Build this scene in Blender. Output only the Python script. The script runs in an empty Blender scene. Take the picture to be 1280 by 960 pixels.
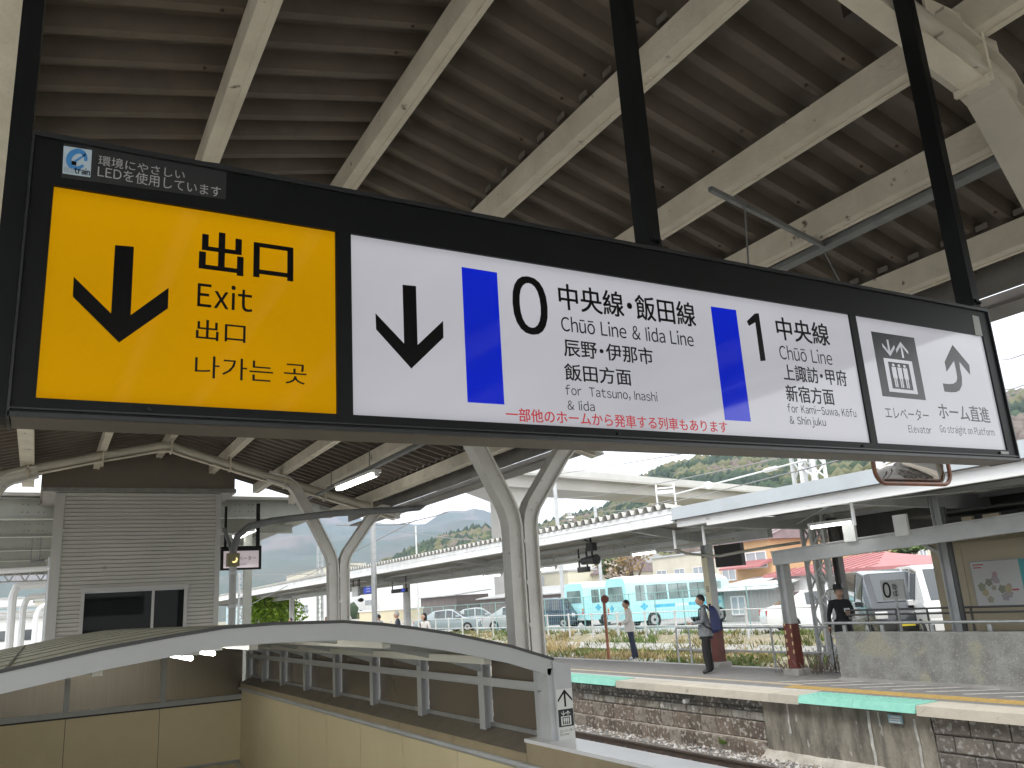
import bpy, bmesh, math, random
from mathutils import Vector, Matrix, noise
random.seed(7)
SC = bpy.context.scene
COL = SC.collection
# ------------------------------------------------------------------ camera
CAMZ = 1.75
YAW, PITCH, ROLL, FPX = math.radians(29.73), math.radians(14.66), math.radians(-3.647), 1040.8
_f = Vector((math.sin(YAW)*math.cos(PITCH), math.cos(YAW)*math.cos(PITCH), math.sin(PITCH)))
_r = Vector((math.cos(YAW), -math.sin(YAW), 0)); _u = _r.cross(_f)
CR = _r*math.cos(ROLL)+_u*math.sin(ROLL); CU = _u*math.cos(ROLL)-_r*math.sin(ROLL)
cam = bpy.data.cameras.new('camera'); camo = bpy.data.objects.new('camera', cam); COL.objects.link(camo)
camo.matrix_world = Matrix(((CR.x, CU.x, -_f.x, 0), (CR.y, CU.y, -_f.y, 0), (CR.z, CU.z, -_f.z, CAMZ), (0, 0, 0, 1)))
cam.sensor_width = 36; cam.lens = FPX/1280*36; cam.clip_start = .05; cam.clip_end = 30000
SC.camera = camo
# ------------------------------------------------------------------ sky, sun, exposure
SUN_EL, SUN_AZ = math.radians(52), math.radians(235)          # azimuth measured from +Y towards +X
wd = bpy.data.worlds.new('World'); SC.world = wd; wd.use_nodes = True
nt = wd.node_tree; nt.nodes.clear()
out = nt.nodes.new('ShaderNodeOutputWorld'); bg = nt.nodes.new('ShaderNodeBackground')
sky = nt.nodes.new('ShaderNodeTexSky'); sky.sky_type = 'NISHITA'; sky.sun_disc = False
sky.sun_elevation = SUN_EL; sky.sun_rotation = SUN_AZ; sky.air_density = 1; sky.dust_density = 2.5
mixn = nt.nodes.new('ShaderNodeMix'); mixn.data_type = 'RGBA'
tc = nt.nodes.new('ShaderNodeTexCoord'); nz = nt.nodes.new('ShaderNodeTexNoise'); nz.inputs['Scale'].default_value = 2.2; nz.inputs['Detail'].default_value = 6
rmp = nt.nodes.new('ShaderNodeMapRange'); rmp.inputs[1].default_value = .3; rmp.inputs[2].default_value = .62; rmp.inputs[3].default_value = .9; rmp.inputs[4].default_value = .99
nt.links.new(tc.outputs['Generated'], nz.inputs['Vector']); nt.links.new(nz.outputs['Fac'], rmp.inputs[0])
nt.links.new(rmp.outputs[0], mixn.inputs[0]); nt.links.new(sky.outputs[0], mixn.inputs[6])
mixn.inputs[7].default_value = (11.0, 11.1, 11.2, 1)          # bright overcast cloud, in the sky texture's own units
nt.links.new(mixn.outputs[2], bg.inputs[0]); bg.inputs[1].default_value = .1
nt.links.new(bg.outputs[0], out.inputs[0])
sl = bpy.data.lights.new('sun', 'SUN'); sl.energy = .85; sl.angle = math.radians(20); sl.color = (1, .96, .9)
so = bpy.data.objects.new('sun', sl); COL.objects.link(so); so.location = (0, 0, 60)
sd = Vector((math.sin(SUN_AZ)*math.cos(SUN_EL), math.cos(SUN_AZ)*math.cos(SUN_EL), math.sin(SUN_EL)))
so.rotation_euler = sd.to_track_quat('Z', 'Y').to_euler()
SC.view_settings.view_transform = 'Standard'; SC.view_settings.look = 'None'; SC.view_settings.exposure = 1.2; SC.view_settings.gamma = 1
SC.render.engine = 'CYCLES'; SC.cycles.max_bounces = 8; SC.cycles.diffuse_bounces = 4; SC.cycles.glossy_bounces = 3; SC.cycles.transparent_max_bounces = 8
SC.cycles.use_denoising = True

# ------------------------------------------------------------------ helpers
def ray(px, py):
    return CR*((px-640)/FPX)+CU*((480-py)/FPX)+_f
def at(px, py, X=None, Y=None, Z=None, D=None):
    """point of the place seen at a pixel of the photo, on the plane X, Y or Z = value, or at distance D"""
    r = ray(px, py)
    t = X/r.x if X is not None else Y/r.y if Y is not None else (Z-CAMZ)/r.z if Z is not None else D/math.hypot(r.x, r.y)
    return Vector((r.x*t, r.y*t, r.z*t+CAMZ))
def lerp(a, b, t): return a+(b-a)*t
BASE = {}
class MB:
    def __init__(s): s.v = []; s.f = []; s.m = []; s.cur = 0
    def q(s, *pts):
        n = len(s.v); s.v += [tuple(p) for p in pts]; s.f.append(tuple(range(n, n+len(pts)))); s.m.append(s.cur)
    def box(s, x0, x1, y0, y1, z0, z1):
        s.hexa([(x0, y0, z0), (x1, y0, z0), (x1, y1, z0), (x0, y1, z0)], [(x0, y0, z1), (x1, y0, z1), (x1, y1, z1), (x0, y1, z1)])
        return s
    def hexa(s, lo, hi):
        n = len(s.v); k = len(lo); s.v += [tuple(p) for p in lo]+[tuple(p) for p in hi]
        fs = [tuple(n+i for i in reversed(range(k))), tuple(n+k+i for i in range(k))]+[(n+i, n+(i+1) % k, n+k+(i+1) % k, n+k+i) for i in range(k)]
        s.f += fs; s.m += [s.cur]*len(fs)
        return s
    def rbox(s, x0, x1, y0, y1, z0, z1, b=.01):
        """box with chamfered vertical edges and top"""
        p = [(x0+b, y0), (x1-b, y0), (x1, y0+b), (x1, y1-b), (x1-b, y1), (x0+b, y1), (x0, y1-b), (x0, y0+b)]
        cx, cy = (x0+x1)/2, (y0+y1)/2
        def ins(q): return (q[0]+(b if q[0] < cx else -b), q[1]+(b if q[1] < cy else -b))
        n = len(s.v); s.v += [(a, c, z0) for a, c in p]+[(a, c, z1-b) for a, c in p]+[ins(q)+(z1,) for q in p]
        fs = [tuple(n+i for i in reversed(range(8))), tuple(n+16+i for i in range(8))]
        for l in (0, 8): fs += [(n+l+i, n+l+(i+1) % 8, n+l+8+(i+1) % 8, n+l+8+i) for i in range(8)]
        s.f += fs; s.m += [s.cur]*len(fs); return s
    def bar(s, a, b, w, h, up=(0, 0, 1)):
        a, b = Vector(a), Vector(b); d = (b-a).normalized(); up = Vector(up)
        if abs(d.dot(up)) > .98: up = Vector((0, 1, 0))
        r = d.cross(up).normalized(); u = r.cross(d)
        c = [r*(-w/2)-u*h/2, r*w/2-u*h/2, r*w/2+u*h/2, r*(-w/2)+u*h/2]
        s.hexa([a+k for k in c], [b+k for k in c]); return s
    def tube(s, pts, r, n=8, caps=True, r2=None):
        pts = [Vector(p) for p in pts]; base = len(s.v); L = len(pts); up = None
        for i, p in enumerate(pts):
            d = (pts[min(i+1, L-1)]-pts[max(i-1, 0)]).normalized()
            if up is None: up = Vector((0, 0, 1)) if abs(d.z) < .9 else Vector((1, 0, 0))
            x = d.cross(up).normalized(); up = x.cross(d).normalized()
            rr = r if r2 is None else r+(r2-r)*i/(L-1)
            for k in range(n):
                a = 2*math.pi*k/n; s.v.append(tuple(p+x*(rr*math.cos(a))+up*(rr*math.sin(a))))
        for i in range(L-1):
            for k in range(n):
                s.f.append((base+i*n+k, base+i*n+(k+1) % n, base+(i+1)*n+(k+1) % n, base+(i+1)*n+k)); s.m.append(s.cur)
        if caps:
            s.f.append(tuple(base+k for k in range(n))[::-1]); s.f.append(tuple(base+(L-1)*n+k for k in range(n))); s.m += [s.cur]*2
        return s
    def sweep(s, path, o0, o1, y0, y1):
        """ribbon along a path in the XZ plane: offsets o0..o1 across it, y0..y1 deep"""
        P = [Vector((p[0], 0, p[1])) for p in path]; rows = []
        for i, p in enumerate(P):
            d = (P[min(i+1, len(P)-1)]-P[max(i-1, 0)]).normalized(); nn = Vector((d.z, 0, -d.x))
            rows.append([(p.x+nn.x*o, y, p.z+nn.z*o) for o, y in ((o0, y0), (o1, y0), (o1, y1), (o0, y1))])
        n = len(s.v)
        for r in rows: s.v += r
        for i in range(len(rows)-1):
            for k in range(4): s.f.append((n+i*4+k, n+i*4+(k+1) % 4, n+i*4+4+(k+1) % 4, n+i*4+4+k)); s.m.append(s.cur)
        e = n+len(rows)*4-4; s.f += [(n+3, n+2, n+1, n), (e, e+1, e+2, e+3)]; s.m += [s.cur]*2; return s
    def disc(s, c, r, ax, t, n=20):
        """short cylinder centred at c, axis ax"""
        c = Vector(c); a = Vector(ax).normalized(); s.tube([c-a*t/2, c+a*t/2], r, n); return s
    def prism(s, pts, off):
        pts = [Vector(p) for p in pts]; o = Vector(off); s.hexa(pts, [p+o for p in pts]); return s
    def blob(s, c, rx, ry, rz, seed=0, amp=.25, lv=1):
        b = bmesh.new(); bmesh.ops.create_icosphere(b, subdivisions=lv, radius=1); n = len(s.v)
        for v in b.verts:
            k = 1+amp*noise.noise(v.co*1.7+Vector((seed*3.1, seed, 0)))*2
            s.v.append((c[0]+v.co.x*rx*k, c[1]+v.co.y*ry*k, c[2]+v.co.z*rz*k))
        for f in b.faces: s.f.append(tuple(n+v.index for v in f.verts)); s.m.append(s.cur)
        b.free(); return s
    def mesh(s, name, off):
        me = bpy.data.meshes.new(name); me.from_pydata([(a-off[0], b-off[1], c-off[2]) for a, b, c in s.v], [], s.f)
        me.polygons.foreach_set('material_index', s.m); return me
    def build(s, name, mats, parent=None, smooth=False, label=None, cat=None, group=None, kind=None, stuff=False, fix=True):
        if parent is not None: off = BASE[parent.name]
        else:
            xs = [v[0] for v in s.v]; ys = [v[1] for v in s.v]; zs = [v[2] for v in s.v]
            off = Vector(((min(xs)+max(xs))/2, (min(ys)+max(ys))/2, min(zs)))
        me = s.mesh(name, off)
        for m in (mats if isinstance(mats, (list, tuple)) else [mats]): me.materials.append(m)
        if fix:
            b = bmesh.new(); b.from_mesh(me); bmesh.ops.recalc_face_normals(b, faces=b.faces); b.to_mesh(me); b.free()
        if smooth: shade(me)
        o = bpy.data.objects.new(name, me); COL.objects.link(o)
        if parent is not None: o.parent = parent
        else: o.location = off
        BASE[o.name] = off
        tag(o, label, cat, group, 'stuff' if stuff else kind)
        return o
def shade(me, ang=35):
    me.polygons.foreach_set('use_smooth', [True]*len(me.polygons))
    me.set_sharp_from_angle(angle=math.radians(ang))
def tag(o, label=None, cat=None, group=None, kind=None):
    if label: o['label'] = label
    if cat: o['category'] = cat
    if group: o['group'] = group
    if kind: o['kind'] = kind
    return o
def root(name, loc, label, cat, group=None, rz=0):
    o = bpy.data.objects.new(name, None); COL.objects.link(o); o.location = loc; o.rotation_euler.z = rz; o.empty_display_size = .1
    BASE[o.name] = Vector(loc) if rz == 0 else Vector((0, 0, 0))
    return tag(o, label, cat, group)
def struct(mb, name, mats, **k): return mb.build(name, mats, kind='structure', **k)
def copy_tree(o, loc, rz=None, label=None, parent=None):
    c = o.copy(); COL.objects.link(c); c.parent = parent
    if parent is None:
        c.location = loc
        if rz is not None: c.rotation_euler.z = rz
        if label: c['label'] = label
    for ch in o.children: copy_tree(ch, None, parent=c)
    return c

# ------------------------------------------------------------------ materials
MATS = {}
def M(name, c1, c2=None, scale=3, rough=.6, bump=0, bscale=None, metal=0, spec=.5, coat=0, stretch=(1, 1, 1), lo=.35, hi=.65, c3=None, s3=12, t3=.62, emit=None, es=0, alpha=None, trans=0, det=6):
    if name in MATS: return MATS[name]
    m = bpy.data.materials.new(name); m.use_nodes = True; n = m.node_tree.nodes; L = m.node_tree.links
    b = n['Principled BSDF']; b.inputs['Roughness'].default_value = rough; b.inputs['Metallic'].default_value = metal
    b.inputs['Specular IOR Level'].default_value = spec; b.inputs['Coat Weight'].default_value = coat; b.inputs['Coat Roughness'].default_value = .03
    b.inputs['Base Color'].default_value = (*c1, 1)
    if trans: b.inputs['Transmission Weight'].default_value = trans
    if alpha is not None: b.inputs['Alpha'].default_value = alpha
    if emit: b.inputs['Emission Color'].default_value = (*emit, 1); b.inputs['Emission Strength'].default_value = es
    if c2 or bump:
        g = n.new('ShaderNodeNewGeometry'); mp = n.new('ShaderNodeMapping'); mp.inputs['Scale'].default_value = stretch; L.new(g.outputs['Position'], mp.inputs[0])
    if c2:
        t = n.new('ShaderNodeTexNoise'); t.inputs['Scale'].default_value = scale; t.inputs['Detail'].default_value = det; t.inputs['Roughness'].default_value = .62; L.new(mp.outputs[0], t.inputs['Vector'])
        r = n.new('ShaderNodeMapRange'); r.inputs[1].default_value = lo; r.inputs[2].default_value = hi; L.new(t.outputs['Fac'], r.inputs[0])
        x = n.new('ShaderNodeMix'); x.data_type = 'RGBA'; x.inputs[6].default_value = (*c1, 1); x.inputs[7].default_value = (*c2, 1); L.new(r.outputs[0], x.inputs[0]); o = x.outputs[2]
        if c3:
            t2 = n.new('ShaderNodeTexNoise'); t2.inputs['Scale'].default_value = s3; t2.inputs['Detail'].default_value = 8; L.new(mp.outputs[0], t2.inputs['Vector'])
            r2 = n.new('ShaderNodeMapRange'); r2.inputs[1].default_value = t3; r2.inputs[2].default_value = t3+.06; L.new(t2.outputs['Fac'], r2.inputs[0])
            x2 = n.new('ShaderNodeMix'); x2.data_type = 'RGBA'; L.new(o, x2.inputs[6]); x2.inputs[7].default_value = (*c3, 1); L.new(r2.outputs[0], x2.inputs[0]); o = x2.outputs[2]
        L.new(o, b.inputs['Base Color'])
    if bump:
        t = n.new('ShaderNodeTexNoise'); t.inputs['Scale'].default_value = bscale or scale*6; t.inputs['Detail'].default_value = 6; L.new(mp.outputs[0], t.inputs['Vector'])
        bp = n.new('ShaderNodeBump'); bp.inputs['Strength'].default_value = bump; bp.inputs['Distance'].default_value = .02; L.new(t.outputs['Fac'], bp.inputs['Height']); L.new(bp.outputs[0], b.inputs['Normal'])
    MATS[name] = m; return m
cream = M('cream paint', (.68, .625, .51), (.54, .49, .39), 2.5, .5, .3, 30, c3=(.13, .10, .07), s3=8, t3=.66, det=9)
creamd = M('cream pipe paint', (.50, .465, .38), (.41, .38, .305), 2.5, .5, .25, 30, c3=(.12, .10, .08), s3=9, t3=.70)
sheetm = M('aged roof sheet underside', (.13, .105, .079), (.094, .076, .058), 3, .6, .1, 20, stretch=(1, 1, 1))
sheetm2 = M('pale roof sheet underside', (.62, .62, .60), (.52, .52, .50), 1.5, .6)
colm = M('column paint', (.62, .61, .57), (.54, .53, .49), 3, .5, .15, 30, c3=(.16, .14, .12), s3=14, t3=.68)
black = M('black powder coat', (.005, .006, .0065), (.007, .008, .0085), 6, .4, .03, 300, spec=.2)
blackp = M('black print', (.004, .004, .0045), rough=.3, spec=.2)
under = M('sign underside metal', (.20, .18, .155), (.17, .15, .13), 4, .45, metal=.2)
galv = M('galvanised steel', (.42, .43, .43), (.34, .35, .35), 8, .42, .05, 60, metal=.55)
galvd = M('dull conduit steel', (.22, .23, .23), (.17, .18, .18), 6, .5, metal=.4)
whitep = M('white painted steel', (.84, .85, .85), (.66, .67, .66), 2, .45, .05, 20, c3=(.42, .40, .36), s3=7, t3=.69)
bluegrey = M('blue grey painted fascia', (.50, .545, .57), (.44, .48, .50), 1.5, .45)
greyst = M('grey painted steel', (.50, .515, .52), (.42, .435, .44), 2.5, .5, .08, 25, c3=(.2, .19, .18), s3=10, t3=.7)
alum = M('shelter grey paint', (.44, .46, .46), (.40, .42, .42), 2, .42, .03, 40)
concrete = M('concrete', (.40, .39, .365), (.29, .28, .26), 1.6, .85, .5, 25)
asphalt = M('platform asphalt', (.27, .262, .25), (.215, .208, .198), 5, .9, .6, 90)
wline = M('worn white line', (.62, .60, .56), (.42, .40, .37), 14, .8)
yellowt = M('yellow tactile paving', (.55, .38, .12), (.42, .30, .12), 8, .75)
rubber = M('black rubber', (.02, .02, .02), rough=.7)
glassm = M('dark window glass', (.012, .014, .014), rough=.03, spec=.07)
tubelit = M('lit fluorescent tube', (.9, .9, .9), emit=(1, .99, .95), es=6)
# ------------------------------------------------------------------ lettering
GLY = {}
def glyph(ch):
    if ch == 'Ｉ': return [Vector(p) for p in ((0, 0, 0), (.085, 0, 0), (.085, .735, 0), (0, .735, 0))], [(0, 1, 2, 3)]
    if ch not in GLY:
        c = bpy.data.curves.new('lettering', 'FONT'); c.body = ch; c.size = 1; c.resolution_u = 5 if len(ch) == 1 else 3; c.fill_mode = 'FRONT'
        o = bpy.data.objects.new('tmp', c); COL.objects.link(o); bpy.context.view_layer.update()
        me = bpy.data.meshes.new_from_object(o.evaluated_get(bpy.context.evaluated_depsgraph_get()))
        GLY[ch] = ([v.co.copy() for v in me.vertices], [tuple(p.vertices) for p in me.polygons]); bpy.data.objects.remove(o); bpy.data.curves.remove(c); bpy.data.meshes.remove(me)
    return GLY[ch]
def text_mesh(s):
    """outline of a line of writing; Latin letters are set proportionally in the sans serif of the CJK face"""
    V, F, x = [], [], 0
    if not any(33 <= ord(c) < 127 or c in 'ūō・' for c in s): V, F = glyph(s)
    else:
        for c in s:
            if c == ' ': x += .36; continue
            mac = c in 'ūō'; g = {'ū': 'u', 'ō': 'o'}.get(c, c); lat = 33 <= ord(g) < 127
            v, f = glyph(chr(ord(g)+0xFEE0) if lat else g); n = len(V)
            if lat or c == '・': a = min(p.x for p in v); w = max(p.x for p in v)-a; bear = .055 if lat else .15
            else: a, w, bear = 0, 1, 0
            V = V+[Vector((p.x-a+x+bear, p.y, 0)) for p in v]; F = F+[tuple(n+i for i in q) for q in f]
            if mac: n = len(V); V += [Vector((x+bear+w*k, y, 0)) for k, y in ((.12, .64), (.88, .64), (.88, .70), (.12, .70))]; F.append((n, n+1, n+2, n+3))
            x += w+bear*2
    me = bpy.data.meshes.new('lettering'); me.from_pydata([tuple(v) for v in V], [], F); return me
def put_text(s, parent, m, o, ux, uy, w, h, cap=False, bold=0.0, name='lettering', res=3):
    """fit a line of writing into w x h with lower left corner o, along unit vectors ux, uy"""
    me = text_mesh(s)
    if bold:                                                      # heavier weight: the outline struck again a hair to each side
        V0 = [v.co.copy() for v in me.vertices]; F0 = [tuple(p.vertices) for p in me.polygons]; V = []; F = []
        for k, (dx, dy) in enumerate(((-bold, -bold*.6), (bold, -bold*.6), (bold, bold*.6), (-bold, bold*.6))):
            n = len(V); V += [(a.x+dx, a.y+dy, k+1) for a in V0]; F += [tuple(n+i for i in f) for f in F0]
        me = bpy.data.meshes.new('lettering'); me.from_pydata(V, [], F)
    up = ux.cross(uy).normalized()*.00012
    xs = [v.co.x for v in me.vertices]; ys = [v.co.y for v in me.vertices]
    x0, x1 = min(xs), max(xs); y0, y1 = (0, .735) if cap else (min(ys), max(ys)); off = BASE[parent.name]
    for v in me.vertices:
        v.co = o+ux*((v.co.x-x0)/(x1-x0)*w)+uy*((v.co.y-y0)/(y1-y0)*h)+up*v.co.z-off
    me.name = name; me.materials.clear(); me.materials.append(m)
    ob = bpy.data.objects.new(name, me); COL.objects.link(ob); ob.parent = parent; BASE[ob.name] = off
    return ob
UX, UY, UZ = Vector((1, 0, 0)), Vector((0, 1, 0)), Vector((0, 0, 1))

# ------------------------------------------------------------------ overhead direction sign
SD = 1.9                                                         # distance of the sign's face
def lightmat(name, c, es, edge):
    m = bpy.data.materials.new(name); m.use_nodes = True; n = m.node_tree.nodes; L = m.node_tree.links; b = n['Principled BSDF']
    b.inputs['Base Color'].default_value = (*[x*.35 for x in c], 1); b.inputs['Roughness'].default_value = .05; b.inputs['Specular IOR Level'].default_value = .3 if c[2] < .1 else .5
    t = n.new('ShaderNodeTexNoise'); t.inputs['Scale'].default_value = 2.2; t.inputs['Detail'].default_value = 1
    g = n.new('ShaderNodeNewGeometry'); L.new(g.outputs['Position'], t.inputs['Vector'])
    r = n.new('ShaderNodeMapRange'); r.inputs[3].default_value = es*.98; r.inputs[4].default_value = es*1.24; L.new(t.outputs['Fac'], r.inputs[0])
    # lamp glow along top and bottom, and shade by the frame, painted into emission
    sx = n.new('ShaderNodeSeparateXYZ'); L.new(g.outputs['Position'], sx.inputs[0])
    cv = n.new('ShaderNodeMapRange'); cv.inputs[1].default_value = CAMZ+.2435*SD; cv.inputs[2].default_value = CAMZ+.4955*SD; L.new(sx.outputs['Z'], cv.inputs[0])
    rp = n.new('ShaderNodeValToRGB'); rp.color_ramp.interpolation = 'B_SPLINE'; L.new(cv.outputs[0], rp.inputs[0]); el = rp.color_ramp.elements
    el[0].position = 0; el[0].color = (.72,)*3+(1,); el[1].position = 1; el[1].color = (.62,)*3+(1,)
    for p_, v_ in ((.035, .93), (.12, .96), (.5, .84), (.84, .96), (.955, 1.0)): q_ = el.new(p_); q_.color = (v_,)*3+(1,)
    mu = n.new('ShaderNodeMath'); mu.operation = 'MULTIPLY'; L.new(rp.outputs[0], mu.inputs[0]); L.new(r.outputs[0], mu.inputs[1])
    b.inputs['Emission Color'].default_value = (*edge, 1); L.new(mu.outputs[0], b.inputs['Emission Strength'])
    return m
lit_yellow = lightmat('backlit yellow panel', (.56, .27, .004), .185, (.90, .44, .0))
lit_white = lightmat('backlit white panel', (.46, .46, .49), .18, (.86, .86, .94))
lit_blue = lightmat('backlit blue print', (.01, .02, .2), .26, (.004, .022, .72))
redp = M('red print', (.30, .03, .04), rough=.25, emit=(.7, .06, .08), es=.16)
greyprint = M('pale grey print', (.36, .36, .36), rough=.4)
def sp(px, py, dy=0.0): 
    v = at(px, py, Y=SD); v.y = SD-dy; return v
sg = root('direction_sign', (1.7, SD, 2.16), 'long black overhead sign with yellow exit panel and white platform and elevator panels', 'sign')
xl, xr, xp = -.040*SD, 1.783*SD, 0
zb, zt = CAMZ+.2205*SD, CAMZ+.5555*SD; dep = .12
PAN = dict(y=(-.0175, .3145), w=(.3355, 1.3265), e=(1.3445, 1.7535)); pz0, pz1 = CAMZ+.2435*SD, CAMZ+.4955*SD
h = MB(); e = .0
h.box(xl, xr, SD+.018, SD+dep, zb+.012, zt)                      # back box
h.box(xl, xr, SD, SD+.018, pz1, zt)                              # header band
h.box(xl, xr, SD, SD+.018, zb+.012, pz0)                         # lower rail
h.box(xl, PAN['y'][0]*SD, SD, SD+.018, pz0, pz1); h.box(PAN['y'][1]*SD, PAN['w'][0]*SD, SD, SD+.018, pz0, pz1)
h.box(PAN['w'][1]*SD, PAN['e'][0]*SD, SD, SD+.018, pz0, pz1); h.box(PAN['e'][1]*SD, xr, SD, SD+.018, pz0, pz1)
h.build('housing', black, sg)
h = MB()
h.box(xl-.004, xr+.004, SD-.010, SD-.0015, zt-.006, zt+.006)
h.box(xl-.004, xr+.004, SD-.006, SD-.001, zb+.018, zb+.0215); h.box(xl-.004, xr+.004, SD-.008, SD-.001, zb+.002, zb+.0115)
h.box(xr+.0005, xr+.006, SD-.008, SD+dep, zb, zt); h.box(xl-.006, xl-.0005, SD-.008, SD+dep, zb, zt)
h.build('trim', M('black trim', (.02, .022, .024), rough=.28), sg)
h = MB(); h.box(xl+.002, xr-.002, SD+.004, SD+dep-.002, zb+.002, zb+.0115); h.build('underside', under, sg)
for x in (.095, .75, 1.30, 1.722): h = MB(); h.disc((x*SD, SD-.003, zb+.0305), .0045, (0, 1, 0), .006, 10); h.build('lock', M('lock hole', (.004, .004, .004), rough=.6), sg)
panels = {}
for k, nm, mt in (('y', 'exit_panel', lit_yellow), ('w', 'platform_panel', lit_white), ('e', 'elevator_panel', lit_white)):
    h = MB(); a, b = PAN[k]; h.box(a*SD+.0006, b*SD-.0006, SD+.007, SD+.017, pz0+.0006, pz1-.0006); panels[k] = h.build(nm, mt, sg)
for k, nm, mt in (('y', 'back_panel', lit_yellow), ('w', 'back_panel', lit_white), ('e', 'back_panel', lit_white)): h = MB(); a, b = PAN[k]; h.box(a*SD, b*SD, SD+dep+.0005, SD+dep+.003, pz0, pz1); h.build(nm, mt, sg)
FY = SD+.0066-SD                                                 # print sits just in front of the panel face
def pz(px, py): v = at(px, py, Y=SD+.0066); return v
def printed(parent, m, pts, name='arrow'):
    h = MB(); P = [pz(*p) for p in pts]; h.q(*P)
    return h.build(name, m, parent, fix=False)
def T(parent, s, Lp, Bp, Tp, Rp, m=None, cap=False, bold=.0):
    x0, x1, z0, z1 = pz(*Lp).x, pz(*Rp).x, pz(*Bp).z, pz(*Tp).z
    put_text(s, parent, m or blackp, Vector((x0, SD+.0066, z0)), UX, UZ, x1-x0, z1-z0, cap, bold)
def tr(pts, ox, oy, s): return [(ox+x/s, oy+y/s) for x, y in pts]
Y_, W_, E_ = panels['y'], panels['w'], panels['e']
printed(Y_, blackp, tr([(345, 375), (402, 380), (392, 585), (506, 503), (504, 565), (357, 668), (218, 530), (221, 470), (333, 580)], 0, 150, 2.4))
T(Y_, '出口', (248.5, 325), (249, 338.5), (251.5, 287), (366.7, 330), bold=.022)
T(Y_, 'Exit', (246.7, 370), (246.7, 382.5), (247.5, 354), (315.5, 380), cap=True, bold=.008)
T(Y_, '出口', (245, 412), (245, 424), (246.7, 398.7), (307, 415), bold=.006)
T(Y_, '나가는 곳', (243.7, 456), (245, 471.5), (245, 443.7), (383.3, 466), bold=.0)
printed(W_, blackp, tr([(285, 260), (343, 266), (350, 518), (459, 415), (461, 487), (323, 620), (172, 452), (169, 382), (292, 512)], 420, 280, 3.429))
printed(W_, lit_blue, tr([(538, 184), (690, 208), (722, 774), (564, 764)], 420, 280, 3.429), 'blue_bar')
printed(W_, lit_blue, tr([(993, 252), (1120, 270), (1195, 828), (1065, 820)], 640, 320, 4), 'blue_bar')
T(W_, '0', (640.8, 382), (663.5, 418.2), (660.6, 345.6), (684, 379), bold=.012)
T(W_, '中央線・飯田線', (698, 370), (712.5, 388), (709.5, 355), (870, 402.5), bold=.014)
T(W_, 'Chūō Line & Iida Line', (701.3, 403.8), (706, 413.8), (706, 396.5), (867, 427.5), cap=True, bold=.004)
T(W_, '辰野・伊那市', (704.3, 432.5), (712.5, 445.8), (712.5, 423.7), (816, 445), bold=.012)
T(W_, '飯田方面', (705.5, 465), (715, 476), (711, 454.3), (789, 472.5), bold=.012)
T(W_, 'for  Tatsuno, Inashi', (707, 492.5), (708.8, 493.3), (711, 482), (821.8, 497.5), cap=True)
T(W_, '& Iida', (709.3, 506.3), (711.3, 512), (712.5, 500.8), (743.3, 508.8), cap=True)
T(W_, '一部他のホームから発車する列車もあります', (632, 516.8), (654.8, 527.3), (654.8, 510.4), (909.5, 536), m=redp, bold=.016)
printed(W_, blackp, tr([(203, 102), (219, 101), (247, 290), (226, 293), (205, 137), (180, 152), (171, 133)], 880, 360, 3.2), 'numeral')
T(W_, '中央線', (969.7, 406.9), (982.5, 425.6), (979.4, 396.9), (1037.2, 427), bold=.014)
T(W_, 'Chūō Line', (974.4, 441.3), (979.4, 449), (978.4, 432.5), (1040.3, 450.6), cap=True)
T(W_, '上諏訪・甲府', (979.4, 469.4), (1002, 477.5), (1000, 456.9), (1058, 472.5), bold=.012)
T(W_, '新宿方面', (982.5, 491.3), (989.4, 502.2), (989.4, 481.3), (1042.5, 497.5), bold=.012)
T(W_, 'for Kami-Suwa, Kōfu', (984.7, 513), (987.8, 515.3), (987.8, 505.5), (1069.7, 514.7), cap=True)
T(W_, '& Shinjuku', (987.2, 525.6), (989.4, 529.7), (990, 520.5), (1032.2, 528.8), cap=True)
# elevator pictogram in unit coordinates
def pictogram(parent, P, board, pale, nm='pictogram'):
    """P(u, v): u 0..1 right, v 0..1 up, k: layer"""
    h = MB(); h.q(P(0, 0, 0), P(1, 0, 0), P(1, 1, 0), P(0, 1, 0)); o = h.build(nm, board, parent, fix=False)
    h = MB()
    def poly(pts, k=1): h.q(*[P(u, v, k) for u, v in pts])
    def rect(a, b, c, d, k=1): poly([(a, c), (b, c), (b, d), (a, d)], k)
    rect(.17, .83, .08, .135); rect(.17, .83, .55, .60); rect(.17, .26, .135, .55); rect(.74, .83, .135, .55)
    for cx in (.37, .5, .63):
        poly([(cx+.032*math.cos(a*math.pi/5), .505+.022*math.sin(a*math.pi/5)) for a in range(10)])
        rect(cx-.05, cx+.05, .30, .475); rect(cx-.035, cx-.006, .16, .30); rect(cx+.006, cx+.035, .16, .30)
    def arr(cx, up):
        s = 1 if up else -1; c = .77
        def f(x, y): return (cx+x, c+s*y)
        poly([f(-.022, -.13), f(.022, -.13), f(.022, .08), f(-.022, .08)])
        poly([f(0, .13), f(-.14, -.01), f(-.14, -.065), f(0, .07)]); poly([f(0, .13), f(0, .07), f(.14, -.065), f(.14, -.01)])
    arr(.34, False); arr(.64, True)
    h.build('pictogram_figure', pale, parent, fix=False)
    return o
a0, a1 = pz(*tr([(130, 300)], 1060, 360, 4.364)[0]), pz(*tr([(393, 450)], 1060, 360, 4.364)[0])
x0, x1 = pz(1060+125/4.364, 360+236/4.364).x, pz(1060+426/4.364, 360+613/4.364).x; z1, z0 = pz(1060+125/4.364, 360+236/4.364).z, pz(1060+192/4.364, 360+590/4.364).z
darkprint = M('charcoal print', (.022, .025, .03), rough=.25)
pictogram(E_, lambda u, v, k: Vector((lerp(x0, x1, u), SD+.0066-.0008*k, lerp(z0, z1, v))), darkprint, lit_white)
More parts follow.
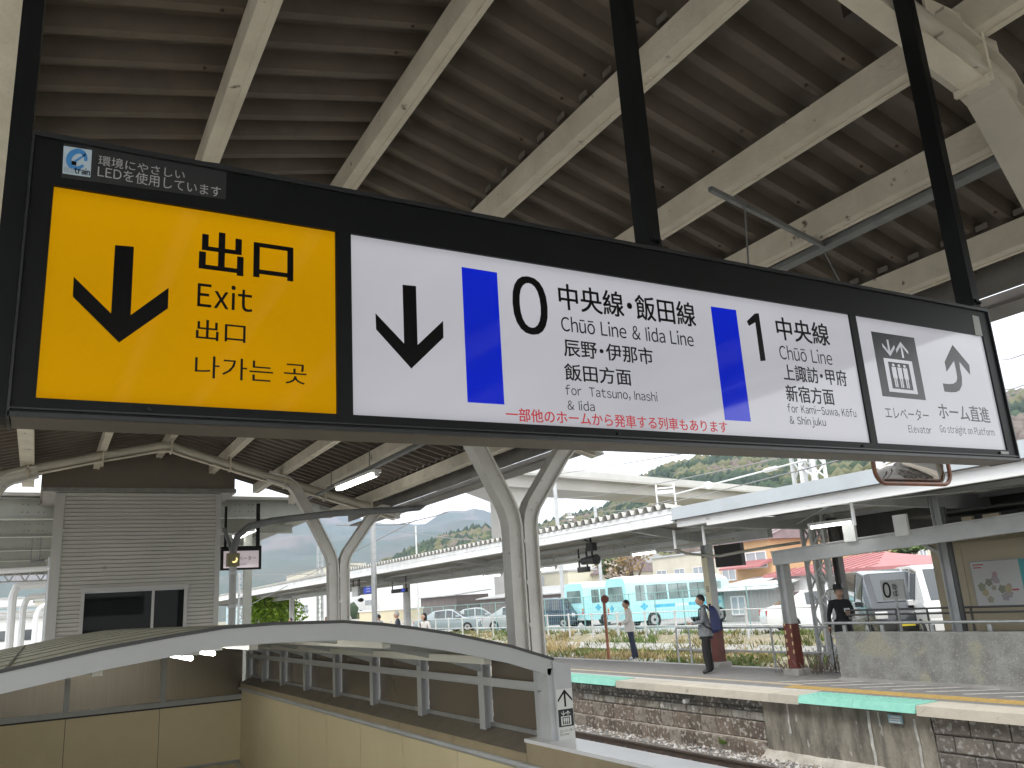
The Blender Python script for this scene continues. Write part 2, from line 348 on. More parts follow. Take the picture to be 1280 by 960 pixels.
A = [(570, 310), (662, 420), (667, 474), (607, 402), (612, 440), (622, 490), (622, 530), (610, 558), (590, 568), (560, 569), (527, 565), (517, 520), (550, 524), (575, 522), (592, 510), (596, 490), (590, 450), (578, 398), (538, 457), (527, 403)]
h = MB(); Q = [pz(*p) for p in tr(A, 1060, 360, 4.364)]
h.f = [(0, 1, 2, 3), (0, 3, 17), (0, 17, 18, 19), (3, 4, 16, 17), (4, 5, 15, 16), (5, 6, 14, 15), (6, 7, 13, 14), (7, 8, 12, 13), (8, 9, 12), (9, 10, 11, 12)]; h.v = [tuple(p) for p in Q]; h.m = [0]*10
h.build('arrow', darkprint, E_, fix=False)
T(E_, 'エレベーター', (1106.5, 515.8), (1112.7, 523), (1107, 507.8), (1160.8, 519.3), m=darkprint)
T(E_, 'Elevator', (1135.6, 536), (1136.3, 540.3), (1136.3, 531.5), (1165, 541), m=darkprint, cap=True)
T(E_, 'ホーム直進', (1173.4, 514.7), (1183.7, 524.5), (1184.9, 504.4), (1237.6, 523.8), m=darkprint, bold=.006)
T(E_, 'Go straight on Platform', (1175, 536.4), (1176.9, 540.3), (1176.9, 531.5), (1243.8, 544.5), m=darkprint, cap=True)
# LED notice, logo and stickers on the header
def hp(px, py, k=1): v = at(px, py, Y=SD); v.y = SD-.0006*k; return v
lb = MB(); lb.q(hp(76.5, 222), hp(282, 249.5), hp(283.5, 205.5), hp(80, 179)); led = lb.build('led_notice', M('notice film', (.022, .024, .025), rough=.35), sg, fix=False)
lb = MB(); lb.q(hp(78, 217, 2), hp(113, 222, 2), hp(115, 188, 2), hp(79.6, 182.5, 2)); logo = lb.build('logo', M('logo plate', (.42, .52, .58), rough=.4), sg, fix=False)
bl = M('logo blue', (.05, .22, .50), rough=.4)
def on_logo(u, v, k=3): return hp(lerp(lerp(78, 113, u), lerp(79.6, 115, u), v), lerp(lerp(217, 222, u), lerp(182.5, 188, u), v), k)
lb = MB(); pts = [(math.cos(t), math.sin(t)) for t in [math.radians(a) for a in range(-50, -381, -15)]]
cpts = [(.5+.30*c-.04*s_, .57+.30*s_+.10*c) for c, s_ in pts]
cpts = [(.30, .50), (.52, .60), (.82, .82)][:0]+cpts
for i in range(len(cpts)-1):
    (a, b), (c, d) = cpts[i], cpts[i+1]; w = .05+.05*math.sin(math.pi*i/(len(cpts)-1))
    def outw(p): q = Vector((p[0]-.5, p[1]-.57)); q = q.normalized()*w; return (p[0]+q.x, p[1]+q.y), (p[0]-q.x, p[1]-q.y)
    (o1, i1), (o2, i2) = outw((a, b)), outw((c, d)); lb.q(on_logo(*o1), on_logo(*o2), on_logo(*i2), on_logo(*i1))
lb.q(on_logo(.30, .44), on_logo(.34, .36), on_logo(.80, .78), on_logo(.78, .84))
lb.build('logo_letter', bl, logo, fix=False)
lb = MB(); lb.q(on_logo(.30, .36, 4), on_logo(.47, .34, 4), on_logo(.48, .47, 4), on_logo(.31, .50, 4)); lb.build('logo_train', blackp, logo, fix=False)
o = on_logo(.04, .06, 4); put_text('eco', logo, M('logo grey', (.30, .38, .42), rough=.5), o, UX, UZ, (on_logo(.40, .1, 4)-o).x, .012, bold=.01)
o = on_logo(.41, .06, 4); put_text('train', logo, blackp, o, UX, UZ, (on_logo(.97, .1, 4)-o).x, .016, bold=.02)
def TH(s, Lp, Bp, Tp, Rp):
    a, b, c, d = hp(*Lp, 2), hp(*Bp, 2), hp(*Tp, 2), hp(*Rp, 2); put_text(s, led, greyprint, Vector((a.x, a.y, b.z)), UX, UZ, d.x-a.x, c.z-b.z)
TH('環境にやさしい', (123, 200), (124, 206.5), (124, 194), (231, 217)); TH('LEDを使用しています', (122, 217), (170, 229.5), (170, 215), (276, 240))
lb = MB(); lb.q(hp(1219, 418.5, 2), hp(1228, 420.5, 2), hp(1223, 396, 2), hp(1215, 394, 2)); lb.build('sticker', M('pale sticker', (.33, .35, .33), rough=.5), sg, fix=False)
o = hp(1249, 567.5, 2); put_text('COMPY', sg, greyprint, o, UX, UZ, .03, .008, name='maker_mark') if False else None
lb = MB(); lb.q(hp(1251, 567.5, 2), hp(1261, 568, 2), hp(1260.5, 564.5, 2), hp(1250.5, 564, 2)); lb.build('maker_label', greyprint, sg, fix=False)
# hangers
def roof_z(x): return (5.2-.3*(x-1.93)) if x > 1.93 else (5.2-.23*(1.93-x))
for lab, x0, x1, z0 in (('leftmost hanger post, running down past the yellow exit panel', -.125, -.083, zb), ('', 2.735/3.2*SD, 2.81/3.2*SD, zt+.008), ('', 5.585/3.2*SD, 5.66/3.2*SD, zt+.008)):
    h = MB(); h.box(x0, x1, SD, SD+.075, z0, roof_z(x0)-.02); o = h.build('hanger', black, sg)
    if z0 > zb: h = MB(); h.box(x0-.02, x1+.02, SD-.004, SD+.085, z0-.001, z0+.006); h.disc((x0+.012, SD-.006, z0+.03), .009, (0, 1, 0), .01, 8); h.disc((x1-.012, SD-.006, z0+.022), .007, (0, 1, 0), .01, 8); h.build('foot_plate', black, o)

# ------------------------------------------------------------------ our platform canopy
def corr(mb, x0, z0, x1, z1, y0, y1, p=.272, flat=.062, run=.035, top=.140, d=.10, th=.012):
    """folded roof sheet: ribs run along X, d deep, low flats at z"""
    prof = []; y = y0
    while y < y1:
        prof += [(y, 0), (y+flat, 0), (y+flat+run, d), (y+flat+run+top, d)]; y += p
    prof.append((y, 0)); n = len(mb.v)
    for yy, dz in prof:
        mb.v += [(x0, yy, z0+dz), (x1, yy, z1+dz), (x1, yy, z1+dz+th), (x0, yy, z0+dz+th)]
    for i in range(len(prof)-1):
        a = n+i*4; b = a+4
        for k in range(4): mb.f.append((a+k, b+k, b+(k+1) % 4, a+(k+1) % 4)); mb.m.append(mb.cur)
can = root('platform_canopy', (1.9, 7, 0), 'cream gabled canopy over the near platform with brown ribbed roof sheets on steel purlins', 'canopy')
RX, RZ = 1.93, 5.2; Y0, Y1 = -14.0, 18.6
for a in [Y0+4.08*i for i in range(8)]:
    for s in (1, -1):
        m = MB(); x1 = 6.3 if s > 0 else -2.75
        corr(m, RX, RZ, x1, roof_z(x1), a, a+14.5*.272, p=.272)
        m.build('roof_sheet', sheetm, can)
for i, (xr_, w) in enumerate(((1.98, .105), (3.0, .105), (4.02, .105), (4.79, .10), (5.75, .12), (.86, .105), (-.22, .20), (-1.3, .105), (-2.4, .12))):
    zt_ = min(roof_z(xr_), roof_z(xr_-w))-.002; m = MB(); ye = 17.9 if -.1 < xr_ < 3.3 else 18.5
    m.box(xr_-w, xr_, Y0, ye, zt_-.182, zt_); m.build('purlin', cream, can)
    m = MB(); m.box(xr_-.03, xr_+.006, Y0, ye, zt_-.192, zt_-.184)                      # lip of the channel
    m.build('purlin_lip', cream, can)
m = MB(); m.box(6.08, 6.12, Y0, 18.6, 3.76, 3.99); m.box(6.12, 6.46, Y0, 18.6, 3.66, 3.69); m.box(6.44, 6.47, Y0, 18.6, 3.69, 3.86); m.box(-2.9, -2.6, Y0, 18.6, 3.95, 4.1)
m.build('gutter', M('gutter metal', (.20, .19, .17), (.14, .13, .12), 3, .5), can)
m = MB()                                                        # filler pieces between ribs and purlins
for xr_ in (3.0, 5.75):
    y = Y0+.196
    while y < 16: m.box(xr_-.115, xr_-.108, y-.04, y+.05, roof_z(xr_-.11)-.006, roof_z(xr_-.11)+.035); y += .272
m.build('rib_filler', under, can, stuff=True)
m = MB()                                                        # fixing screws where sheets meet purlins
for xr_ in (.80, 1.9, 2.95, 3.97, 4.74, 5.69):
    y = Y0+.031+9*.272
    for k in range(60):
        if (k*7+int(xr_*10)) % 3: m.disc((xr_-.16, y, roof_z(xr_-.16)-.004), .011, (0, 0, 1), .012, 6)
        y += .272
m.build('screw', M('rusty screw', (.05, .03, .02)), can, stuff=True)
m = MB()
for xr_ in (1.98, 3.0, 4.02, 4.79, 5.75, .86):
    for y in (.3, 3.4, 5.9, 8.2): m.box(xr_-.08, xr_-.02, y, y+.006, roof_z(xr_-.05)-.186, roof_z(xr_-.05)-.180); m.disc((xr_-.05, y-.12, roof_z(xr_)-.19), .012, (0, 0, 1), .02, 6); m.disc((xr_-.05, y+.12, roof_z(xr_)-.19), .012, (0, 0, 1), .02, 6)
m.build('splice_bolt', cream, can, stuff=True)
def frame_at(Y):
    m = MB(); P = [(-2.7, 3.95), (-.69, 4.36), (.77, 4.72), (1.72, 4.93), (1.92, 4.94), (2.1, 4.87), (3.15, 4.56), (4.8, 4.08), (6.2, 3.67)]
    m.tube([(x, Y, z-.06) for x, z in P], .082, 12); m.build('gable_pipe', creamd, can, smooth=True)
    m = MB(); m.sweep([(x, z-.165) for x, z in P], -.008, .008, Y-.06, Y+.06); m.build('gable_flange', cream, can)
    for x in (.82, 1.93, 2.96, 3.98, -.3, 4.76, 5.7): m = MB(); m.box(x-.012, x+.012, Y-.1, Y+.1, roof_z(x)-.46, roof_z(x)-.185); m.build('clip', cream, can)
for Y in (2.05, 8.83, 16.0): frame_at(Y)
def y_column(cx, Y, lab, s=1, colm=colm):
    r = root('support_column', (cx, Y, 0), lab, 'column', 'Y-shaped columns under the near canopy')
    for k, path in ((-1, [(-.105, 0), (-.105, 1.3), (-.105, 2.62), (-.125, 2.75), (-.17, 2.88), (-.5, 3.52), (-.80, 4.05), (-.88, 4.17), (-.99, 4.24), (-1.15, 4.29), (-1.36, 4.36)]),
                    (1, [(.105, 0), (.105, 1.3), (.105, 2.62), (.125, 2.75), (.18, 2.88), (.64, 3.50), (.80, 3.66), (.90, 3.72), (1.02, 3.70), (1.30, 3.62)])):
        path = [(cx+s*x, z) for x, z in path]; m = MB()
        m.sweep(path, -.095, -.072, Y-.10, Y+.10); m.sweep(path, .072, .095, Y-.10, Y+.10); m.sweep(path, -.072, .072, Y-.055, Y+.055)
        m.build('leg', colm, r)
    m = MB()
    for i in range(5):
        z = .5+i*.48; m.box(cx-.012, cx+.012, Y-.112, Y-.10, z, z+.05); m.disc((cx-.06, Y-.062, z+.1), .014, (0, 1, 0), .02, 6)
    m.build('tie_bolt', colm, r)
    m = MB()
    for dx, dz in ((-.86, 4.10), (-.96, 4.16), (-1.06, 4.20), (.95, 3.62), (1.1, 3.6)): m.disc((cx+s*dx, Y-.065, dz), .024, (0, 1, 0), .04, 10)
    m.build('bracket_bolt', colm, r)
y_column(5.02, 8.83, 'nearest Y-shaped cream steel column, rising behind the right end of the curved shelter roof')
y_column(5.02, 16.0, 'second Y-shaped cream steel column, its right arm against the mountain, beside the lit tube lamp')
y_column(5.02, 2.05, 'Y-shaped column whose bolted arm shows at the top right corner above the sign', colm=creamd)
y_column(-1.52, 16.0, 'left Y-shaped column with its arm curving beside the lift shaft', -1)
# gusset of the nearest frame and its brace
m = MB(); m.box(3.62, 4.05, 2.0, 2.012, 4.33, 4.52); m.box(3.95, 4.2, 2.0, 2.012, 4.22, 4.44); m.build('gusset', cream, can)
# cable duct and conduits hung under the canopy
m = MB(); m.box(4.83, 4.93, Y0, 15.8, 4.115, 4.155)
for y in (1, 4, 7, 10, 13): m.box(4.875, 4.885, y, y+.01, 4.155, 4.3)
m.build('cable_duct', galvd, None, label='grey cable duct running along the purlin right of the middle hanger', cat='cable duct')
m = MB(); A, B = at(888, 238, Z=4.12), at(1028, 300, X=4.83); B.z = 4.12; A.z = 4.13
m.bar(A, B, .03, .03); m.build('support_rail', galvd, None, label='short grey rail slung between two purlins above the sign', cat='rail')
m = MB(); a = at(931, 259, Z=4.1); b = at(936, 340, Y=a.y); m.tube([a, b], .006, 6); m.disc((a.x, a.y, a.z), .015, (0, 0, 1), .02, 8)
m.build('hanging_rod', galvd, None, label='thin rod hanging from the short grey rail above the long sign', cat='rod')
m = MB(); a = at(1030, 315, Z=4.1); b = at(1052, 356, Y=a.y+.1); m.tube([a, b], .005, 6); m.build('hanging_rod', galvd, None, label='slanted thin rod hanging from the cable duct above the sign', cat='rod')
m = MB(); a = at(1141, 352, Z=4.0); b = at(1130, 374, Y=a.y); m.tube([a, b], .006, 6); m.disc(a, .018, (0, 1, 0), .03, 8); m.build('hanging_rod', galvd, None, label='short bent rod under the outermost purlin left of the right hanger', cat='rod')
m = MB(); a = at(1072, 0, Z=4.5); m.box(a.x-.05, a.x+.05, a.y-.06, a.y+.06, a.z-.08, a.z+.1); m.build('junction_box', M('dark brown box', (.03, .02, .015), rough=.5), None, label='small dark brown box under the roof at the top edge', cat='junction box')
# ------------------------------------------------------------------ near platform, stairwell and its curved shelter
SX0, SX1, SY0, SY1 = -1.15, 2.95, 2.4, 14.5
m = MB(); m.box(-2.5, SX0-.2, -14, 40, -1.0, 0); m.box(3.3, 5.95, -14, 40, -1.0, 0); m.box(SX0-.2, 3.3, -14, SY0, -1.0, 0); m.box(SX0-.2, 3.3, SY1+.25, 40, -1.0, 0)
struct(m, 'platform', M('near platform paving', (.62, .58, .51), (.54, .505, .44), 2, .85, .3, 60))
m = MB(); m.box(5.6, 5.97, -6, 40, .001, .012); struct(m, 'platform_edge', M('white edge strip', (.86, .86, .86), (.80, .80, .80), 3, .18))
m = MB()
for i in range(24): m.box(SX0, SX1, SY0+i*.3, SY0+i*.3+.3, -.17*(i+1)-.5, -.17*(i+1))
m.box(SX0, SX1, SY0+7.2, SY1, -4.6, -4.25); struct(m, 'stairs', concrete)
tile = M('beige wall panel', (.74, .65, .42), (.70, .61, .39), 2, .55, .06, 80)
tileb = M('brown ledge panel', (.40, .33, .21), (.34, .28, .18), 4, .5)
ledge = M('dark ledge top', (.20, .175, .135), (.15, .13, .10), 5, .6)
seal = M('panel joint', (.05, .045, .035), rough=.8)
sh = root('stair_shelter', (1, 9, 0), 'grey arched shelter over the stairwell with beige panelled walls and smoked side panes', 'shelter')
m = MB(); m.box(SX1+.012, SX1+.3, .6, SY1+.2, -4.3, .74); m.box(SX0-.2, SX1+.012, SY1+.012, SY1+.2, -4.3, .53); m.box(SX0-.2, SX0-.012, .6, SY1+.2, -4.3, .74); m.build('wall_core', seal, sh)
for i in range(12):
    a = .62+i*1.157
    m = MB(); m.box(SX1, SX1+.012, a+.003, a+1.151, -4.2, .675); m.build('wall_panel', tile, sh)
    zf = .765 if i > 3 else .838
    m = MB(); m.hexa([(SX1-.022, a+.003, .70), (SX1+.035, a+.003, .70), (SX1+.035, a+1.153, .70), (SX1-.022, a+1.153, .70)], [(SX1-.022, a+.003, zf), (SX1+.035, a+.003, zf), (SX1+.035, a+1.153, zf), (SX1-.022, a+1.153, zf)]); m.build('ledge_front', tileb, sh)
    if i <= 3: m = MB(); m.box(SX1-.035, SX1+.21, a+.002, a+1.155, .84, .862); m.build('white_cap', M('white metal cap', (.88, .88, .88), (.82, .82, .82), 3, .22), sh); continue
    m = MB(); m.hexa([(SX1-.02, a, .767), (SX1+.14, a, .767), (SX1+.14, a+1.157, .767), (SX1-.02, a+1.157, .767)], [(SX1-.02, a, .772), (SX1+.14, a, .86), (SX1+.14, a+1.157, .86), (SX1-.02, a+1.157, .772)]); m.build('ledge_top', ledge, sh)
m = MB(); m.tube([(SX1-.035, .6, .69), (SX1-.035, SY1, .69)], .022, 10); m.build('ledge_pipe', greyst, sh, smooth=True)
for i, (a, b) in enumerate(((SX0, .47), (.474, 1.74), (1.744, SX1))):
    m = MB(); m.box(a+.002, b-.002, SY1, SY1+.012, -4.2, .505); m.build('wall_panel', tile, sh)
m = MB(); m.tube([(SX1-.09, SY1-.09, -.37), (SX0+.1, SY1-.09, -.36)], .02, 10); m.box(SX1-.35, SX1-.02, SY1-.1, SY1-.085, -.40, -.35); m.tube([(SX1-.09, .8, -.37-2), (SX1-.09, SY1-.09, -.37)], .02, 8)
m.build('handrail', greyst, sh, smooth=True)
# arch: a roof curve shared by fascia, sheets and frames
CX, APZ = .93, 1.715
arcL = [(-2.1, 1.09), (-1.7, 1.23), (-1.2, 1.40), (-.7, 1.50), (-.14, 1.575), (.3, 1.645), (.64, 1.685), (.92, 1.712), (1.2, 1.715), (1.6, 1.70), (1.85, 1.668), (2.06, 1.63), (2.28, 1.585), (2.5, 1.53), (2.73, 1.47), (3.04, 1.365)]
def arc_pts(dz=0): return [(x, z+dz) for x, z in arcL]
def arcz(x):
    for (a, b), (c, d) in zip(arcL, arcL[1:]):
        if a <= x <= c: return b+(d-b)*(x-a)/(c-a)
    return arcL[-1][1]
AY0, AY1 = 5.0, 14.9
roofp = M('shelter roof sheet', (.50, .48, .36), (.44, .42, .31), 2.5, .5, .05, 40)
fasc = M('shelter fascia', (.45, .465, .46), (.41, .425, .42), 1.2, .4)
m = MB(); m.sweep(arc_pts(0), .0, .105, AY0, AY0+.025); m.build('fascia', fasc, sh)
m = MB(); m.sweep(arc_pts(.004), -.006, .012, AY0-.006, AY0+.05); m.build('fascia_cap', M('cap strip', (.05, .052, .05), rough=.5), sh)
n = len(arcL)-1
yb = [AY0+.03]; y = 5.9
while y < AY1: yb.append(y); y += 1.1
for a, b in zip(yb, yb[1:]+[AY1]):
    m = MB(); m.sweep(arc_pts(0), .002, .02, a+.006, b-.006); m.build('roof_sheet', roofp, sh)
m = MB()
for a in yb[1:]: m.sweep(arc_pts(0), -.005, .02, a-.005, a+.005)
for xx in (-.12,): m.bar((xx, AY0, arcz(xx)-.0), (xx, AY1, arcz(xx)-.0), .012, .012)
m.build('roof_seam', M('roof seam', (.20, .19, .14), rough=.6), sh)
m = MB(); m.sweep(arc_pts(0), .022, .10, AY1-.03, AY1); m.build('rear_fascia', fasc, sh)
for yy in [5.17, 6.03, 7.25, 8.5, 9.75, 11.0, 12.2, 13.3, 14.4]:       # fins, arch ribs
    m = MB(); z1 = arcz(3.0)-.02
    m.box(3.0, 3.012, yy-.045, yy+.045, .84, z1); m.box(3.012, 3.09, yy-.006, yy+.006, .84, z1); m.build('fin', alum, sh)
    if yy > 5.5:
        m = MB(); m.sweep([(x, z) for x, z in arc_pts(-.02) if x > -1.3], .03, .10, yy-.015, yy+.015); m.build('arch_rib', alum, sh)
        m = MB(); m.disc((3.03, yy-.0085, 1.30), .012, (0, 1, 0), .006, 8); m.disc((3.06, yy-.0085, 1.275), .012, (0, 1, 0), .006, 8); m.build('fin_bolt', galv, sh)
m = MB(); m.box(2.994, 3.0, 5.1, 14.45, 1.165, 1.215); m.box(2.985, 3.05, 5.1, 14.45, 1.158, 1.166); m.build('side_rail', alum, sh)
m = MB(); m.box(3.07, 3.10, 5.1, 14.45, .855, .885); m.build('sill', galv, sh)
smoke = M('smoked bronze pane', (.22, .185, .14), (.19, .16, .12), 1, .22, spec=.5, trans=.35)
fy = [5.17, 6.03, 7.25, 8.5, 9.75, 11.0, 12.2, 13.3, 14.4]
for a, b in zip(fy, fy[1:]):
    m = MB(); m.box(3.085, 3.095, a+.03, b-.03, .885, arcz(3.0)-.04); m.build('side_pane', smoke, sh)
m = MB()
for xx in (-.5, .3, 1.1, 1.9, 2.6):
    m.bar((xx, AY0+.1, arcz(xx)-.11), (xx, AY1-.1, arcz(xx)-.11), .05, .05)
m.build('roof_purlin', M('pale roof frame', (.55, .55, .48), rough=.5), sh)
for i in range(8):                                                # pale trays under the sheets
    for xx in (.35, 1.15, 1.95):
        m = MB(); a = 5.3+i*1.2; m.hexa([(xx-.3, a, arcz(xx-.3)-.06), (xx+.42, a, arcz(xx+.42)-.06), (xx+.42, a+.95, arcz(xx+.42)-.05), (xx-.3, a+.95, arcz(xx-.3)-.05)], [(xx-.3, a, arcz(xx-.3)-.045), (xx+.42, a, arcz(xx+.42)-.045), (xx+.42, a+.95, arcz(xx+.42)-.035), (xx-.3, a+.95, arcz(xx-.3)-.035)])
        m.build('ceiling_tray', M('pale ceiling tray', (.58, .58, .50), rough=.5), sh)
# end wall: stainless panes in a light frame
steelp = M('brushed stainless pane', (.27, .24, .19), (.22, .195, .15), 3, .24, metal=.8, stretch=(30, 1, .4))
for a, b in ((SX0, .44), (.50, 1.75), (1.81, 2.97)):
    m = MB(); xs = [a+(b-a)*i/6 for i in range(7)]
    for x0, x1 in zip(xs, xs[1:]): m.q((x0, 14.56, .60), (x1, 14.56, .60), (x1, 14.56, arcz(x1)-.05), (x0, 14.56, arcz(x0)-.05))
    m.build('end_pane', steelp, sh, fix=False)
m = MB(); m.box(SX0, 2.99, 14.5, 14.56, .53, .60); m.build('bottom_rail', alum, sh)
for x in (.47, 1.78): m = MB(); m.box(x-.035, x+.035, 14.5, 14.555, .6, arcz(x)-.05); m.build('mullion', alum, sh)
m = MB(); m.box(3.105, 3.15, .6, 15, .80, .855); m.build('flashing', M('grey flashing', (.30, .31, .31), (.26, .27, .27), 2, .4), sh)
m = MB(); m.box(2.96, 3.16, 4.99, 5.16, .78, .865); m.box(3.12, 3.14, .6, 15, .0, .80); m.build('outer_base', greyst, sh)
# entrance post with the small lift sign
def strip(P0, P1): pass
m = MB(); m.box(2.985, 3.03, 5.0, 5.14, .85, 1.31); m.build('post', greyst, sh)
m = MB(); m.hexa([(3.022, 4.985, .845), (3.158, 4.985, .845), (3.158, 5.06, .845), (3.022, 5.06, .845)], [(3.022, 4.985, 1.355), (3.158, 4.985, 1.315), (3.158, 5.06, 1.315), (3.022, 5.06, 1.355)]); pst = m.build('sign_post', greyst, sh)
ws = M('white sign sheet', (.62, .63, .60), rough=.35)
m = MB(); m.q((3.032, 4.984, .85), (3.154, 4.984, .85), (3.154, 4.984, 1.175), (3.032, 4.984, 1.175)); ss = root('wayfinding_sign', (3.09, 4.98, .85), "small white sign with up arrow and lift symbol at the curved shelter's right end", 'sign'); m.build('plate', ws, ss, fix=False)
def SP(u, v, k=1): return Vector((lerp(3.032, 3.154, u), 4.984-.0006*k, lerp(.85, 1.175, v)))
m = MB()
for q in ([(.46, .655), (.58, .655), (.58, .93), (.46, .93)], [(.52, .99), (.06, .80), (.06, .745), (.52, .93)], [(.52, .99), (.52, .93), (.98, .745), (.98, .80)]): m.q(*[SP(*p) for p in q])
m.build('arrow', blackp, ss, fix=False)
pictogram(ss, lambda u, v, k: SP(lerp(.03, .99, u), lerp(.28, .61, v), 1+k), darkprint, ws)
put_text('エレベーター', ss, darkprint, SP(.06, .175, 1), UX, UZ, .113, .02); put_text('Elevator', ss, darkprint, SP(.08, .12, 1), UX, UZ, .07, .013, cap=True)
# lamps inside the shelter; the two inner pairs are added to brighten the stairwell
tubehot = M('stairwell tube', (.9, .9, .9), emit=(1, .97, .90), es=16)
for x, y, lab in ((.80, 5.35, 'lit tube lamp tip just under the shelter fascia, left of the pair'), (.95, 5.5, 'lit tube lamp tip just under the shelter fascia, right of the pair'), (.8, 8.0, 'left added lamp of the middle pair inside the shelter'), (.95, 8.15, 'right added lamp of the middle pair inside the shelter'), (.8, 11.0, 'left added lamp of the innermost pair inside the shelter'), (.95, 11.15, 'right added lamp of the innermost pair inside the shelter')):
    r = root('tube_lamp', (x, y, arcz(x)-.14), lab, 'lamp', 'lamps under the curved shelter')
    up = 0 if y < 6 else .06
    m = MB(); m.box(x-.05, x+.05, y, y+1.2, arcz(x)-.135+up, arcz(x)-.11+up); m.build('housing', whitep, r)
    m = MB(); m.tube([(x, y+.01, arcz(x)-.15+up), (x, y+1.18, arcz(x)-.15+up)], .014, 8); m.build('tube', tubehot, r)

# ------------------------------------------------------------------ lift shaft
ls = root('lift_shaft', (1.67, 18.8, 0), 'pale grey ribbed lift shaft with a dark sliding window, left behind the curved shelter', 'lift shaft')
LX0, LX1, LY = .16, 3.18, 18.0
shaftm = M('lift shaft siding', (.47, .455, .415), (.42, .41, .375), 1.2, .5, c3=(.3, .29, .26), s3=4, t3=.68)
cornm = M('shaft corner trim', (.46, .455, .43), rough=.5)
m = MB(); m.box(LX0+.02, LX1-.02, LY+.05, LY+2.6, 0, 4.3); m.box(.74, 2.54, LY+.03, LY+.05, 1.0, 2.4); m.build('core', shaftm, ls)
for i in range(57):
    z = .0+i*.0755; segs = [(LX0+.16, LX1-.10)]
    if 1.0 < z < 2.46: segs = [(LX0+.16, .70), (2.58, LX1-.10)]
    for a, b in segs: m = MB(); m.hexa([(a, LY+.018, z), (b, LY+.018, z), (b, LY+.05, z), (a, LY+.05, z)], [(a, LY, z+.066), (b, LY, z+.066), (b, LY+.05, z+.0745), (a, LY+.05, z+.0745)]); m.build('siding_board', shaftm, ls)
m = MB(); m.box(LX0-.01, LX0+.16, LY-.01, LY+.06, 0, 4.28); m.build('corner_trim', cornm, ls); m = MB(); m.box(LX1-.10, LX1, LY-.01, LY+.06, 0, 4.28); m.build('corner_trim', cornm, ls)
m = MB(); m.box(-.1, 3.42, LY-.12, LY+2.7, 4.38, 5.15); m.build('ceiling_bulkhead', M('brown bulkhead board', (.15, .125, .09), (.13, .108, .08), 1.5, .6), ls)
m = MB(); m.box(-.06, 3.45, LY-.14, LY+2.72, 4.30, 4.38); m.build('bulkhead_trim', M('bulkhead trim', (.26, .255, .235), (.18, .17, .155), 6, .5), ls)
w = MB(); w.box(.70, .76, LY-.03, LY+.05, 1.0, 2.44); w.box(2.52, 2.58, LY-.03, LY+.05, 1.0, 2.44); w.box(.68, 2.60, LY-.035, LY+.05, 2.44, 2.50); w.box(1.93, 1.98, LY-.01, LY+.05, 1.0, 2.44); w.box(.68, 2.60, LY-.05, LY+.05, .92, 1.0)
wf = w.build('window_frame', cornm, ls)
for a, b in ((.76, 1.93), (1.98, 2.52)): w = MB(); w.box(a, b, LY+.016, LY+.026, 1.0, 2.40); w.build('pane', glassm, wf)
w = MB(); w.box(.76, 2.52, LY+.01, LY+.03, 2.40, 2.44); w.build('window_head', greyst, wf)

# ------------------------------------------------------------------ second canopy beyond
c2 = root('rear_canopy', (2.6, 26, 0), 'grey steel girdered canopy farther along the near platform behind the lift shaft', 'canopy')
g2 = M('greenish grey girder', (.36, .37, .33), (.31, .32, .285), 2, .5)
for y in (20.2, 24, 28, 32, 36, 40):
    m = MB(); m.box(-3.2, 6.2, y, y+.02, 4.06, 4.46); m.box(-3.2, 6.2, y-.09, y+.11, 4.04, 4.06); m.box(-3.2, 6.2, y-.09, y+.11, 4.46, 4.48); m.build('girder', g2, c2)
    for cx in (-.2, 4.1):
        m = MB(); m.box(cx-.32, cx+.32, y-.012, y, 4.12, 4.42); p = m.build('splice_plate', g2, c2); m = MB()
        for dx in (-.22, -.12, .08, .18):
            for dz in (4.19, 4.35): m.disc((cx+dx, y-.02, dz), .018, (0, 1, 0), .018, 6)
        m.build('splice_bolt', galvd, p, stuff=True)
m = MB(); corr(m, -3.3, 4.55, 6.35, 4.42, 19.6, 44, p=.33, flat=.06, run=.06, top=.15, d=.07); m.build('roof_sheet', sheetm2, c2)
m = MB(); m.box(6.33, 6.37, 19.6, 44, 4.26, 4.56); m.box(5.9, 6.33, 19.6, 44, 4.26, 4.28); m.build('eave_fascia', g2, c2)
for x in (-1.5, .8, 3.2, 5.0): m = MB(); m.box(x-.05, x+.05, 19.8, 44, 4.48, 4.54); m.build('purlin', g2, c2)
for y in (24.1, 32.1, 40.1):
    for x in (-2.3, 5.0): m = MB(); m.box(x-.1, x+.1, y-.1, y+.1, 0, 4.05); m.build('column', g2, c2)

# ------------------------------------------------------------------ tube lamps, pipe, hanging lift sign, junction lamp
def tube_lamp(a, b, label, n=1, grp='fluorescent lamps under the near canopy', w=.16):
    a, b = Vector(a), Vector(b); d = (b-a).normalized(); s = d.cross(UZ).normalized(); r = root('fluorescent_lamp', (a+b)/2, label, 'lamp', grp)
    m = MB(); m.bar(a+UZ*.06, b+UZ*.06, w, .05); m.bar(a+UZ*.02-d*.01, a+UZ*.02+d*.05, w*.5, .09); m.bar(b+UZ*.02-d*.05, b+UZ*.02+d*.01, w*.5, .09); m.build('housing', whitep, r)
    for k in ([0] if n == 1 else [-1, 1]): m = MB(); m.tube([a+s*k*w*.3+d*.05, b+s*k*w*.3-d*.05], .018, 8); m.build('tube', tubelit, r)
tube_lamp(at(423, 612, Z=3.88), at(471, 593, Z=3.88), 'bright lit tube lamp on a rail under the near canopy beside the Y-shaped columns', 2)
a, b = at(300, 668, Z=4.0), at(328, 657, Z=4.0)
tube_lamp((a.x, 22.2, 3.95), (a.x, 24.2, 3.95), 'distant pair of lit tubes under the rear canopy right of the lift shaft', 2, w=.3)
